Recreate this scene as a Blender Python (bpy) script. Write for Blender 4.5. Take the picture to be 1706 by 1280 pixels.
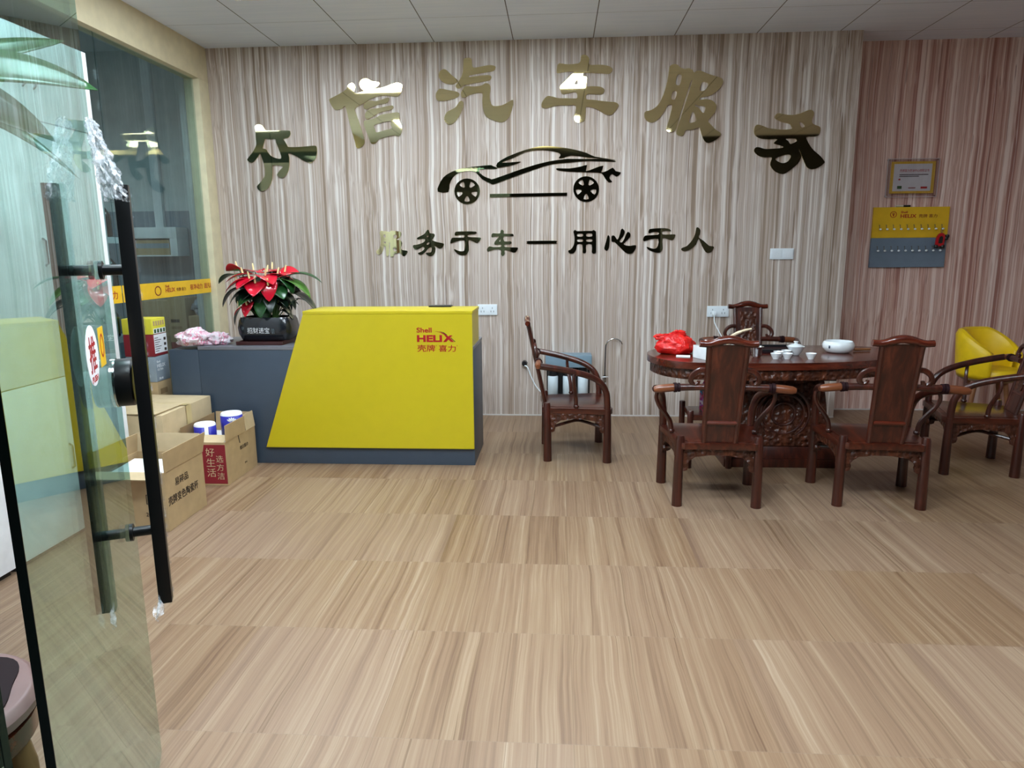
import bpy, bmesh, math, random
from mathutils import Vector, Matrix, geometry
from math import sin, cos, pi, radians as R_
for _o in list(bpy.data.objects): bpy.data.objects.remove(_o)
SC = bpy.context.scene; COL = SC.collection
RND = random.Random(7)

# ------------------------------------------------------------------ camera, light, exposure
PITCH, YAW, ROLL, FPX, CAM_Z = 0.1881, 0.066, -0.0084, 1162.5, 1.3402
def make_camera():
    F = Vector((-sin(YAW)*cos(PITCH), cos(YAW)*cos(PITCH), -sin(PITCH)))
    Rt = Vector((cos(YAW), sin(YAW), 0)); U = Rt.cross(F)
    r = cos(ROLL)*Rt + sin(ROLL)*U; u = -sin(ROLL)*Rt + cos(ROLL)*U
    cd = bpy.data.cameras.new('camera'); cd.sensor_fit = 'HORIZONTAL'; cd.sensor_width = 36
    cd.lens = FPX*36/1706; cd.clip_start = .02
    o = bpy.data.objects.new('camera', cd); COL.objects.link(o)
    M = Matrix((r, u, -F)).transposed().to_4x4(); M.translation = Vector((0, 0, CAM_Z))
    o.matrix_world = M; SC.camera = o
make_camera()
W = bpy.data.worlds.new('daylight'); SC.world = W; W.use_nodes = True
W.node_tree.nodes['Background'].inputs[0].default_value = (.72, .86, .95, 1)
W.node_tree.nodes['Background'].inputs[1].default_value = .7
vs = SC.view_settings; vs.view_transform = 'Standard'; vs.look = 'None'; vs.exposure = 0.24; vs.gamma = 1.0
vs.use_curve_mapping = False
LAMP = 37.0          # radiance of the ceiling panels
LAMP_WALL = 28.0     # of the two panels next to the lettered wall
SIDE_LAMP = 18.0     # of the lamp in the store room behind the glass
SC.cycles.max_bounces = 10; SC.cycles.transparent_max_bounces = 16; SC.cycles.glossy_bounces = 6

# ------------------------------------------------------------------ materials
def lin(h):
    h = h.lstrip('#'); c = [int(h[i:i+2], 16)/255 for i in (0, 2, 4)]
    return tuple(x/12.92 if x <= .04045 else ((x+.055)/1.055)**2.4 for x in c) + (1.0,)
def nd(nt, typ, ins=None, **props):
    n = nt.nodes.new(typ)
    for k, v in props.items(): setattr(n, k, v)
    for k, v in (ins or {}).items():
        s = n.inputs[k]
        if isinstance(v, bpy.types.NodeSocket): nt.links.new(v, s)
        else: s.default_value = v
    return n
def ramp(nt, fac, stops, interp='LINEAR'):
    n = nt.nodes.new('ShaderNodeValToRGB'); cr = n.color_ramp; cr.interpolation = interp
    while len(cr.elements) < len(stops): cr.elements.new(.5)
    for e, (p, c) in zip(cr.elements, stops): e.position = p; e.color = lin(c) if isinstance(c, str) else c
    nt.links.new(fac, n.inputs[0]); return n.outputs[0]
def new_mat(name):
    m = bpy.data.materials.new(name); m.use_nodes = True; nt = m.node_tree
    return m, nt, nt.nodes['Principled BSDF']
MATS = {}
def plain(name, col, rough=.5, metal=0., spec=.5, coat=0., vary=.06, scale=14., bump=0., bscale=60., alpha=1.):
    m, nt, b = new_mat(name)
    pos = nd(nt, 'ShaderNodeTexCoord').outputs['Object']
    no = nd(nt, 'ShaderNodeTexNoise', {'Vector': pos, 'Scale': scale, 'Detail': 3.})
    c = lin(col)
    lo = tuple(max(0, x*(1-vary)) for x in c[:3])+(1,); hi = tuple(min(1, x*(1+vary)) for x in c[:3])+(1,)
    nt.links.new(ramp(nt, no.outputs['Fac'], [(.3, lo), (.7, hi)]), b.inputs['Base Color'])
    b.inputs['Roughness'].default_value = rough; b.inputs['Metallic'].default_value = metal
    b.inputs['Specular IOR Level'].default_value = spec; b.inputs['Coat Weight'].default_value = coat
    if bump:
        bn = nd(nt, 'ShaderNodeTexNoise', {'Vector': pos, 'Scale': bscale, 'Detail': 4.})
        nt.links.new(nd(nt, 'ShaderNodeBump', {'Height': bn.outputs['Fac'], 'Strength': bump, 'Distance': .01}).outputs[0], b.inputs['Normal'])
    if alpha < 1: b.inputs['Alpha'].default_value = alpha
    MATS[name] = m; return m
def wood(name, dark, mid, light, axis='Z', rough=.3, coat=.25, carve=0.):
    m, nt, b = new_mat(name)
    pos = nd(nt, 'ShaderNodeTexCoord').outputs['Object']
    s = {'X': (1.2, 16, 16), 'Y': (16, 1.2, 16), 'Z': (16, 16, 1.2)}[axis]
    mp = nd(nt, 'ShaderNodeMapping', {'Vector': pos, 'Scale': s})
    n1 = nd(nt, 'ShaderNodeTexNoise', {'Vector': mp.outputs[0], 'Scale': 1.7, 'Detail': 6., 'Roughness': .65, 'Distortion': .6})
    nt.links.new(ramp(nt, n1.outputs['Fac'], [(.28, dark), (.5, mid), (.75, light)]), b.inputs['Base Color'])
    b.inputs['Roughness'].default_value = rough; b.inputs['Coat Weight'].default_value = coat
    b.inputs['Coat Roughness'].default_value = .2
    if carve:
        v = nd(nt, 'ShaderNodeTexVoronoi', {'Vector': pos, 'Scale': 38.}, feature='SMOOTH_F1')
        w = nd(nt, 'ShaderNodeTexNoise', {'Vector': pos, 'Scale': 30., 'Detail': 2.})
        a = nd(nt, 'ShaderNodeMath', {0: v.outputs['Distance'], 1: w.outputs['Fac']}, operation='ADD')
        nt.links.new(nd(nt, 'ShaderNodeBump', {'Height': a.outputs[0], 'Strength': carve, 'Distance': .02}).outputs[0], b.inputs['Normal'])
    MATS[name] = m; return m
def panel_wall(name, stops, hue=None):
    """Vertical zebrano stripes, a pattern of the boards themselves."""
    m, nt, b = new_mat(name)
    pos = nd(nt, 'ShaderNodeNewGeometry').outputs['Position']
    M = lambda op, a, bb=0., cc=0.: nd(nt, 'ShaderNodeMath', {0: a, 1: bb, 2: cc}, operation=op).outputs[0]
    warp = nd(nt, 'ShaderNodeTexNoise', {'Vector': nd(nt, 'ShaderNodeMapping', {'Vector': pos, 'Scale': (1., 1., 1.3)}).outputs[0], 'Scale': 1.3, 'Detail': 2.})
    wv = nd(nt, 'ShaderNodeVectorMath', {0: warp.outputs['Color'], 'Scale': .03}, operation='SCALE')
    p2 = nd(nt, 'ShaderNodeVectorMath', {0: pos, 1: wv.outputs[0]}, operation='ADD').outputs[0]
    N = lambda sx, sz, d: nd(nt, 'ShaderNodeTexNoise', {'Vector': nd(nt, 'ShaderNodeMapping', {'Vector': p2, 'Scale': (sx, sx, sz)}).outputs[0], 'Scale': 1., 'Detail': d, 'Roughness': .6}).outputs['Fac']
    f = M('ADD', N(28, .10, 1.5), M('MULTIPLY_ADD', N(95, .2, 2.), .40, -.20))
    f = M('ADD', f, M('MULTIPLY_ADD', N(6, .05, 1.), .10, -.05))
    c = ramp(nt, f, stops)
    lt = M('MULTIPLY', M('SUBTRACT', N(52, .10, 0.), .615), 14.)          # pale veins
    c = nd(nt, 'ShaderNodeMixRGB', {0: nd(nt, 'ShaderNodeClamp', {0: lt, 2: .62}).outputs[0], 1: c, 2: lin(stops[-1][1])}).outputs[0]
    dk = M('MULTIPLY', M('SUBTRACT', .36, N(110, .15, 1.)), 14.)          # thin dark veins
    c = nd(nt, 'ShaderNodeMixRGB', {0: nd(nt, 'ShaderNodeClamp', {0: dk, 2: .6}).outputs[0], 1: c, 2: lin(hue)}).outputs[0]
    nt.links.new(c, b.inputs['Base Color']); b.inputs['Roughness'].default_value = .5; b.inputs['Specular IOR Level'].default_value = .25
    MATS[name] = m; return m
def floor_mat():
    m, nt, b = new_mat('wood_look_tiles')
    pos = nd(nt, 'ShaderNodeNewGeometry').outputs['Position']
    sx = nd(nt, 'ShaderNodeSeparateXYZ', {0: pos})
    M = lambda op, a, bb=0., cc=0.: nd(nt, 'ShaderNodeMath', {0: a, 1: bb, 2: cc}, operation=op).outputs[0]
    TX, TY, X0, Y0 = .1877, .563, .05, 4.5277
    u = M('DIVIDE', M('SUBTRACT', sx.outputs[0], X0), TX); v = M('DIVIDE', M('SUBTRACT', sx.outputs[1], Y0), TY)
    fu, fv = M('FLOOR', u), M('FLOOR', v)
    cell = nd(nt, 'ShaderNodeCombineXYZ', {0: M('FLOOR', M('DIVIDE', fu, 3.)), 1: fv, 2: 0.}).outputs[0]
    cell2 = nd(nt, 'ShaderNodeCombineXYZ', {0: fu, 1: fv, 2: 3.}).outputs[0]
    wn = nd(nt, 'ShaderNodeTexWhiteNoise', {'Vector': cell2}, noise_dimensions='3D')
    wn1 = nd(nt, 'ShaderNodeTexWhiteNoise', {'Vector': cell}, noise_dimensions='3D')
    off = nd(nt, 'ShaderNodeVectorMath', {0: wn1.outputs['Color'], 'Scale': 5.}, operation='SCALE').outputs[0]
    p = nd(nt, 'ShaderNodeVectorMath', {0: pos, 1: off}, operation='ADD').outputs[0]
    wp = nd(nt, 'ShaderNodeTexNoise', {'Vector': p, 'Scale': 2.2, 'Detail': 2.})
    p = nd(nt, 'ShaderNodeVectorMath', {0: p, 1: nd(nt, 'ShaderNodeVectorMath', {0: wp.outputs['Color'], 'Scale': .03}, operation='SCALE').outputs[0]}, operation='ADD').outputs[0]
    N = lambda sx, sy, d, r=.6: nd(nt, 'ShaderNodeTexNoise', {'Vector': nd(nt, 'ShaderNodeMapping', {'Vector': p, 'Scale': (sx, sy, 1)}).outputs[0], 'Scale': 1., 'Detail': d, 'Roughness': r})
    g1 = N(34, .4, 4.); g2 = N(190, 2.2, 3.); g3 = N(70, .22, 1.); g4 = N(75, .9, 2.)
    fac = M('ADD', M('MULTIPLY_ADD', g2.outputs['Fac'], .5, -.25), M('ADD', g1.outputs['Fac'], M('MULTIPLY_ADD', wn.outputs['Value'], .07, -.035)))
    fac = M('ADD', fac, M('MULTIPLY_ADD', g4.outputs['Fac'], .4, -.2))
    c = ramp(nt, fac, [(.22, '#664b36'), (.36, '#775d45'), (.47, '#83684f'), (.56, '#897056'), (.68, '#947c62'), (.82, '#a18c74')])
    hue = nd(nt, 'ShaderNodeMixRGB', {0: M('MULTIPLY', wn1.outputs['Value'], .25), 1: c, 2: lin('#a08a7c')}).outputs[0]
    dk = M('LESS_THAN', g3.outputs['Fac'], .315)
    hue = nd(nt, 'ShaderNodeMixRGB', {0: M('MULTIPLY', dk, .5), 1: hue, 2: lin('#5d452f')}).outputs[0]
    du = M('ABSOLUTE', M('SUBTRACT', M('FRACT', u), .5)); dv = M('ABSOLUTE', M('SUBTRACT', M('FRACT', v), .5))
    eu = M('MULTIPLY', M('GREATER_THAN', du, .5-.0009/TX), .6); ev = M('MULTIPLY', M('GREATER_THAN', dv, .5-.0016/TY), .4)
    hue = nd(nt, 'ShaderNodeMixRGB', {0: eu, 1: hue, 2: lin('#6a553f')}).outputs[0]
    hue = nd(nt, 'ShaderNodeMixRGB', {0: ev, 1: hue, 2: lin('#857260')}).outputs[0]
    nt.links.new(hue, b.inputs['Base Color'])
    b.inputs['Roughness'].default_value = .38; b.inputs['Specular IOR Level'].default_value = .35
    nt.links.new(nd(nt, 'ShaderNodeBump', {'Height': g2.outputs['Fac'], 'Strength': .12, 'Distance': .003}).outputs[0], b.inputs['Normal'])
    MATS['floor'] = m
def ceiling_mat():
    m, nt, b = new_mat('ceiling_tiles')
    pos = nd(nt, 'ShaderNodeNewGeometry').outputs['Position']; sx = nd(nt, 'ShaderNodeSeparateXYZ', {0: pos})
    M = lambda op, a, bb=0., cc=0.: nd(nt, 'ShaderNodeMath', {0: a, 1: bb, 2: cc}, operation=op).outputs[0]
    u = M('FRACT', M('DIVIDE', M('ADD', sx.outputs[0], 2.142+60), .6)); v = M('FRACT', M('DIVIDE', M('ADD', sx.outputs[1], -5.082+60), .6))
    eu = M('GREATER_THAN', M('ABSOLUTE', M('SUBTRACT', u, .5)), .5-.0035/.6); ev = M('GREATER_THAN', M('ABSOLUTE', M('SUBTRACT', v, .5)), .5-.0022/.6)
    n = nd(nt, 'ShaderNodeTexNoise', {'Vector': nd(nt, 'ShaderNodeMapping', {'Vector': pos, 'Scale': (2, 30, 2)}).outputs[0], 'Scale': 1., 'Detail': 3.})
    c = ramp(nt, n.outputs['Fac'], [(.3, '#e2ecfb'), (.7, '#eaf2ff')])
    c = nd(nt, 'ShaderNodeMixRGB', {0: M('MULTIPLY', eu, .9), 1: c, 2: lin('#4a4a4e')}).outputs[0]
    c = nd(nt, 'ShaderNodeMixRGB', {0: M('MULTIPLY', ev, .6), 1: c, 2: lin('#66666a')}).outputs[0]
    nt.links.new(c, b.inputs['Base Color']); b.inputs['Roughness'].default_value = .7; MATS['ceiling'] = m
def glass_mat(name, tint, rough=0., ior=1.5):
    m = bpy.data.materials.new(name); m.use_nodes = True; nt = m.node_tree; nt.nodes.clear()
    bf = nd(nt, 'ShaderNodeNewGeometry').outputs['Backfacing']
    fr = nd(nt, 'ShaderNodeFresnel', {'IOR': nd(nt, 'ShaderNodeMath', {0: bf, 1: 1/ior-ior, 2: ior}, operation='MULTIPLY_ADD').outputs[0]})
    t = nd(nt, 'ShaderNodeBsdfTransparent', {'Color': lin(tint)}); g = nd(nt, 'ShaderNodeBsdfGlossy', {'Color': (1, 1, 1, 1), 'Roughness': rough})
    mx = nd(nt, 'ShaderNodeMixShader', {0: fr.outputs[0], 1: t.outputs[0], 2: g.outputs[0]})
    nt.links.new(mx.outputs[0], nd(nt, 'ShaderNodeOutputMaterial').inputs[0]); MATS[name] = m
def film_mat(name, base, clear=.55, rough=.15):
    m = bpy.data.materials.new(name); m.use_nodes = True; nt = m.node_tree; nt.nodes.clear()
    pos = nd(nt, 'ShaderNodeTexCoord').outputs['Object']
    n = nd(nt, 'ShaderNodeTexNoise', {'Vector': pos, 'Scale': 60., 'Detail': 4.})
    bp = nd(nt, 'ShaderNodeBump', {'Height': n.outputs['Fac'], 'Strength': .7, 'Distance': .01})
    d = nd(nt, 'ShaderNodeBsdfPrincipled', {'Base Color': lin(base), 'Roughness': rough, 'Normal': bp.outputs[0]})
    t = nd(nt, 'ShaderNodeBsdfTransparent', {'Color': (.95, .95, .95, 1)})
    f = nd(nt, 'ShaderNodeMath', {0: n.outputs['Fac'], 1: 1.6, 2: clear-.8}, operation='MULTIPLY_ADD', use_clamp=True)
    mx = nd(nt, 'ShaderNodeMixShader', {0: f.outputs[0], 1: d.outputs[0], 2: t.outputs[0]})
    nt.links.new(mx.outputs[0], nd(nt, 'ShaderNodeOutputMaterial').inputs[0]); MATS[name] = m
def emit_mat(name, strength, col=(.83, .95, 1.05, 1)):
    m = bpy.data.materials.new(name); m.use_nodes = True; nt = m.node_tree; nt.nodes.clear()
    e = nd(nt, 'ShaderNodeEmission', {'Color': col, 'Strength': strength})
    nt.links.new(e.outputs[0], nd(nt, 'ShaderNodeOutputMaterial').inputs[0]); MATS[name] = m
def patch_mat(name, stops, scale, rough=.4, bump=.3, alpha=1., dist=1.):
    m, nt, b = new_mat(name)
    pos = nd(nt, 'ShaderNodeTexCoord').outputs['Object']
    n = nd(nt, 'ShaderNodeTexNoise', {'Vector': pos, 'Scale': scale, 'Detail': 2., 'Distortion': dist})
    nt.links.new(ramp(nt, n.outputs['Fac'], stops), b.inputs['Base Color']); b.inputs['Roughness'].default_value = rough
    n2 = nd(nt, 'ShaderNodeTexNoise', {'Vector': pos, 'Scale': scale*2.2, 'Detail': 3., 'Distortion': 1.5})
    nt.links.new(nd(nt, 'ShaderNodeBump', {'Height': n2.outputs['Fac'], 'Strength': bump, 'Distance': .02}).outputs[0], b.inputs['Normal'])
    if alpha < 1: b.inputs['Alpha'].default_value = alpha
    MATS[name] = m

panel_wall('panel', [(.30, '#93806f'), (.39, '#a89586'), (.445, '#c3b4a8'), (.485, '#a8978a'), (.53, '#c9bcb2'), (.57, '#b09f92'), (.63, '#cfc5bd'), (.70, '#e2dbd4')], '#7b685c')
panel_wall('panel_pink', [(.30, '#a5766b'), (.39, '#bd9285'), (.445, '#d6b2a4'), (.485, '#bf988b'), (.53, '#dcbdb1'), (.57, '#c6a194'), (.63, '#e2c8bd'), (.70, '#efdcd3')], '#8d6055')
floor_mat(); ceiling_mat()
plain('beige', '#dcd0ac', .55); plain('store_wall', '#c2ccce', .8); plain('store_dado', '#7b8a98', .6)
plain('pavement', '#3b3d3a', .8); plain('dark_paint', '#20221f', .8)
plain('white_caulk', '#cfcac6', .6)
glass_mat('door_glass', '#d3ebe6'); glass_mat('window_glass', '#d4e2e2')
plain('glass_edge', '#0c1714', .15); plain('black_metal', '#0b0b0c', .38, spec=.3); plain('black_plastic', '#17181b', .35)
emit_mat('lamp_diffuser', LAMP); emit_mat('lamp_diffuser_wall', LAMP_WALL); emit_mat('store_lamp', SIDE_LAMP, (.86, .96, 1, 1)); plain('white_metal', '#e9ebec', .35)
plain('white_laminate', '#eef1f4', .35); plain('slate', '#3f4b59', .42, vary=.04); plain('yellow_board', '#c6b419', .38, vary=.02)
plain('slate_top', '#6f6f76', .38)
wood('rosewood', '#1f0b07', '#3c170e', '#5e2a1a', 'Z', .32, .35); wood('rosewood_flat', '#240d07', '#42190d', '#672d1b', 'Y', .28, .4)
wood('rosewood_long', '#2a0e08', '#4c1b0f', '#74301c', 'X', .22, .5); wood('rosewood_carved', '#260d08', '#452010', '#70381f', 'Z', .4, .2, carve=.8)
wood('tawny_tip', '#461f10', '#6e3a20', '#8f5530', 'X', .35, .3)
plain('mirror_gold', '#e2d2a0', .03, metal=1., vary=.01)
plain('letter_red', '#a8151d', .4); plain('letter_dark', '#2a201a', .6); plain('letter_white', '#d8dadb', .5); plain('letter_maroon', '#7d2016', .5)
plain('card_brown', '#b0966f', .75, vary=.08); plain('card_light', '#c3ad88', .75, vary=.07); plain('card_dark', '#8f7450', .8, vary=.08); plain('card_red', '#86202a', .6)
plain('tape', '#cdb784', .3); plain('card_grey', '#8b98a3', .5); plain('card_yellow', '#d8cf3c', .5); plain('label_white', '#dfe3e6', .5)
plain('paper_white', '#f0f1f2', .7); plain('roll_blue', '#2a2c9c', .35); plain('ceramic_black', '#1b1e24', .22, coat=.3); plain('ceramic_white', '#e8eef0', .12, coat=.5)
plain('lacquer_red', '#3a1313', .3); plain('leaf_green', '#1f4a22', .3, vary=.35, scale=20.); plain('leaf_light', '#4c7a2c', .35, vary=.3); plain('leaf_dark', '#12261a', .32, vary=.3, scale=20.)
plain('spathe_red', '#c3142c', .18, coat=.5, vary=.12); plain('spadix', '#e6d59a', .6); plain('stem_green', '#3e5c2a', .5); plain('soil', '#241a12', .9)
film_mat('plastic_film', '#eef2f6', .74, .08); film_mat('film_thin', '#dfe6ee', 1.0); patch_mat('bag_pink', [(.35, '#e7dfe6'), (.5, '#efd3de'), (.58, '#d45f86'), (.64, '#efe6ea')], 26, .3, .5)
patch_mat('bag_red', [(.3, '#c40d12'), (.6, '#ee2a22'), (.75, '#f36a60')], 9, .25, .5); film_mat('bag_clear', '#aab9cc', .2, .25)
plain('chrome', '#c9cbcc', .12, metal=1.); plain('steel', '#b4b6b8', .2, metal=1.); plain('teal_case', '#7b94a3', .4); plain('white_plastic', '#e6eef2', .35); plain('filter_white', '#cfdde3', .4)
plain('hook_steel', '#5a5348', .35, metal=.6); plain('toy_red', '#b3121c', .3); plain('yellow_leather', '#f0c814', .42, bump=.05, bscale=200); plain('beige_base', '#c8b48c', .5)
plain('ivory', '#ecd8b4', .35); plain('honey_wood', '#8a5a36', .4); patch_mat('bottle_print', [(.3, '#e7e2ea'), (.42, '#8a2f9c'), (.5, '#c02a5c'), (.56, '#17402c'), (.66, '#2f86d8'), (.75, '#9cd4ef')], 16, .3, 0)
plain('terracotta', '#8c4f33', .7); plain('bark', '#6a543a', .8); plain('stool_dark', '#241014', .6, spec=.15); plain('stool_pink', '#8c6360', .35, vary=.1)
plain('cert_yellow', '#e3bb33', .5); plain('board_yellow', '#e0b41f', .45); plain('board_grey', '#6c7d8e', .45); plain('acrylic_edge', '#b9b2b4', .2)
glass_mat('acrylic', '#f3f1f2'); plain('pen_black', '#161616', .3); plain('pen_white', '#c9c2ae', .4); plain('sticker_yellow', '#f0c020', .4); plain('sticker_white', '#f0eef0', .45)
plain('oil_black', '#15181a', .25); plain('oil_label', '#5d6a70', .4); plain('oil_cap', '#2a2d30', .3)

# ------------------------------------------------------------------ mesh helpers
class MB:
    def __init__(s): s.v = []; s.f = []
    def add(s, vs, fs):
        k = len(s.v); s.v += [tuple(p) for p in vs]; s.f += [tuple(i+k for i in f) for f in fs]; return s
    def box(s, x0, x1, y0, y1, z0, z1):
        return s.add([(x, y, z) for x in (x0, x1) for y in (y0, y1) for z in (z0, z1)],
                     [(0, 1, 3, 2), (4, 6, 7, 5), (0, 4, 5, 1), (2, 3, 7, 6), (0, 2, 6, 4), (1, 5, 7, 3)])
    def hexa(s, b, t):      # bottom ring (4 points, ccw), top ring
        return s.add(list(b)+list(t), [(3, 2, 1, 0), (4, 5, 6, 7)]+[(i, (i+1) % 4, 4+(i+1) % 4, 4+i) for i in range(4)])
    def tube(s, pts, r, n=10, closed=False, flat=1.0, up=None):
        pts = [Vector(p) for p in pts]; m = len(pts)
        rs = r if isinstance(r, (list, tuple)) else [r]*m
        ring = []; a = None
        for i, p in enumerate(pts):
            if closed: d = (pts[(i+1) % m]-pts[i-1]).normalized()
            else: d = (pts[min(i+1, m-1)]-pts[max(i-1, 0)]).normalized()
            if a is None:
                ref = Vector(up) if up else (Vector((0, 0, 1)) if abs(d.z) < .9 else Vector((0, 1, 0)))
                a = (ref-d*ref.dot(d)).normalized()
            else: a = (a-d*a.dot(d)).normalized()
            b = d.cross(a)
            ring.append([p+a*(rs[i]*cos(2*pi*k/n))+b*(rs[i]*flat*sin(2*pi*k/n)) for k in range(n)])
        vs = [q for rg in ring for q in rg]; fs = []
        for i in range(m if closed else m-1):
            j = (i+1) % m
            fs += [(i*n+k, i*n+(k+1) % n, j*n+(k+1) % n, j*n+k) for k in range(n)]
        if not closed: fs += [tuple(range(n-1, -1, -1)), tuple((m-1)*n+k for k in range(n))]
        return s.add(vs, fs)
    def lathe(s, prof, n=24, c=(0, 0, 0), sx=1., sy=1.):
        vs = []; fs = []
        for r, z in prof: vs += [(c[0]+sx*r*cos(2*pi*k/n), c[1]+sy*r*sin(2*pi*k/n), c[2]+z) for k in range(n)]
        for i in range(len(prof)-1): fs += [(i*n+k, i*n+(k+1) % n, (i+1)*n+(k+1) % n, (i+1)*n+k) for k in range(n)]
        if prof[0][0] > 1e-6: fs.append(tuple(range(n-1, -1, -1)))
        if prof[-1][0] > 1e-6: fs.append(tuple((len(prof)-1)*n+k for k in range(n)))
        return s.add(vs, fs)
    def prism(s, loops, fn, t0, t1):
        """Outline with holes, extruded: fn(u, v, t) -> point."""
        tri = geometry.tessellate_polygon([[Vector((u, v, 0)) for u, v in lp] for lp in loops])
        flat = [p for lp in loops for p in lp]; n = len(flat)
        vs = [fn(u, v, t0) for u, v in flat]+[fn(u, v, t1) for u, v in flat]
        fs = [tuple(t) for t in tri]+[tuple(i+n for i in reversed(t)) for t in tri]
        k = 0
        for lp in loops:
            m = len(lp); fs += [(k+i, k+(i+1) % m, n+k+(i+1) % m, n+k+i) for i in range(m)]; k += m
        return s.add(vs, fs)
    def grid(s, fn, nu, nv, wrap=False):
        vs = [fn(i/nu, j/nv) for i in range(nu+1) for j in range(nv+1)]
        return s.add(vs, [(i*(nv+1)+j, (i+1)*(nv+1)+j, (i+1)*(nv+1)+j+1, i*(nv+1)+j+1) for i in range(nu) for j in range(nv)])
def smooth_loop(p, k=3, closed=True):
    n = len(p); out = []
    for i in range(n if closed else n-1):
        a, b, c, d = [Vector(p[j % n] if closed else p[min(max(j, 0), n-1)]) for j in (i-1, i, i+1, i+2)]
        for t in range(k):
            t /= k
            out.append(tuple(.5*((2*b)+(c-a)*t+(2*a-5*b+4*c-d)*t*t+(3*b-3*c+d-a)*t**3)))
    if not closed: out.append(tuple(p[-1]))
    return out
def obj(name, mb, mat, parent=None, bevel=0., seg=2, local=False, smooth=40, solid=0., sub=0):
    me = bpy.data.meshes.new(name)
    off = Vector((0, 0, 0))
    if parent is not None and not local:
        q = parent
        while q is not None: off += q.location; q = q.parent
    me.from_pydata([Vector(p)-off for p in mb.v], [], mb.f)
    bm = bmesh.new(); bm.from_mesh(me)
    bmesh.ops.remove_doubles(bm, verts=bm.verts, dist=1e-5)
    bmesh.ops.recalc_face_normals(bm, faces=bm.faces)
    if bevel:
        ed = [e for e in bm.edges if len(e.link_faces) == 2 and e.calc_face_angle(0) > .6]
        bmesh.ops.bevel(bm, geom=ed, offset=bevel, segments=seg, profile=.6, affect='EDGES', clamp_overlap=True)
    bm.to_mesh(me); bm.free()
    for m in (mat if isinstance(mat, (list, tuple)) else [mat]): me.materials.append(MATS[m])
    if smooth:
        me.polygons.foreach_set('use_smooth', [True]*len(me.polygons)); me.set_sharp_from_angle(angle=R_(smooth))
    o = bpy.data.objects.new(name, me); COL.objects.link(o)
    if parent is not None: o.parent = parent
    if solid:
        md = o.modifiers.new('thickness', 'SOLIDIFY'); md.thickness = solid; md.offset = 0
    if sub: o.modifiers.new('smooth', 'SUBSURF').levels = sub; o.modifiers['smooth'].render_levels = sub
    return o
def tag(o, label, cat, group=None):
    o['label'] = label; o['category'] = cat
    if group: o['group'] = group
    return o
def thing(name, label, cat, loc=(0, 0, 0), rz=0., group=None):
    o = bpy.data.objects.new(name, None); COL.objects.link(o); o.location = loc; o.rotation_euler = (0, 0, rz)
    o.empty_display_size = .05
    return tag(o, label, cat, group)
def struct(name, mb, mat, parent=None, **k):
    o = obj(name, mb, mat, parent, **k)
    if parent is None: o['kind'] = 'structure'
    return o
def kids(o): return [c for c in bpy.data.objects if c.parent == o]
def dup(root, loc, rz, label, sc=1.):
    def cp(o, par):
        c = o.copy(); COL.objects.link(c)
        if par is not None: c.parent = par
        for ch in kids(o): cp(ch, c)
        return c
    r = cp(root, None); r.location = loc; r.rotation_euler = (0, 0, rz); r.scale = (sc, sc, sc); r['label'] = label
    return r
def text(body, org, right, up, w, h, mat, parent, bold=0., depth=.0008, name='lettering', fit=True):
    """Lettering fitted into a w x h box whose lower-left corner is org."""
    cu = bpy.data.curves.new('type', 'FONT'); cu.body = body; cu.size = 1.; cu.extrude = .004; cu.offset = bold; cu.resolution_u = 4
    t = bpy.data.objects.new('type', cu); COL.objects.link(t); bpy.context.view_layer.update()
    me = bpy.data.meshes.new_from_object(t.evaluated_get(bpy.context.evaluated_depsgraph_get()))
    bpy.data.objects.remove(t); bpy.data.curves.remove(cu)
    xs = [v.co.x for v in me.vertices]; ys = [v.co.y for v in me.vertices]
    x0, x1, y0, y1 = min(xs), max(xs), min(ys), max(ys)
    kx = w/(x1-x0); ky = h/(y1-y0)
    if not fit: kx = ky = min(kx, ky)
    right, up = Vector(right).normalized(), Vector(up).normalized(); nn = right.cross(up); org = Vector(org)
    mb = MB()
    mb.add([org+right*((v.co.x-x0)*kx)+up*((v.co.y-y0)*ky)+nn*(depth*(v.co.z/.004*.5+.5)) for v in me.vertices], [tuple(p.vertices) for p in me.polygons])
    bpy.data.meshes.remove(me)
    return obj(name, mb, mat, parent, smooth=0)
def flat_shape(loops, org, right, up, t, mat, parent, name, start=0.):
    right, up = Vector(right).normalized(), Vector(up).normalized(); nn = right.cross(up); org = Vector(org)
    return obj(name, MB().prism(loops, lambda u, v, d: org+right*u+up*v+nn*d, start, start+t), mat, parent, smooth=0)
def circle(r, n=20, cx=0, cy=0, ry=None): return [(cx+r*cos(2*pi*k/n), cy+(ry or r)*sin(2*pi*k/n)) for k in range(n)]
def blob(c, s, seed, amp=.25, n=26, m=16, freq=2.2, flat=-.7):
    """Crumpled closed lump with a flattened underside."""
    from mathutils import noise
    def fn(u, v):
        a = 2*pi*u; b = -pi/2+pi*v
        d = Vector((cos(b)*cos(a), cos(b)*sin(a), sin(b)))
        k = 1+amp*noise.noise(d*freq+Vector((seed, seed*.7, 0)))+amp*.5*noise.noise(d*freq*2.7+Vector((0, seed, 3)))
        d = d*k; d.z = max(d.z, flat)
        return (c[0]+s[0]*d.x, c[1]+s[1]*d.y, c[2]+s[2]*(d.z-flat))
    return MB().grid(fn, n, m)

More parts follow.
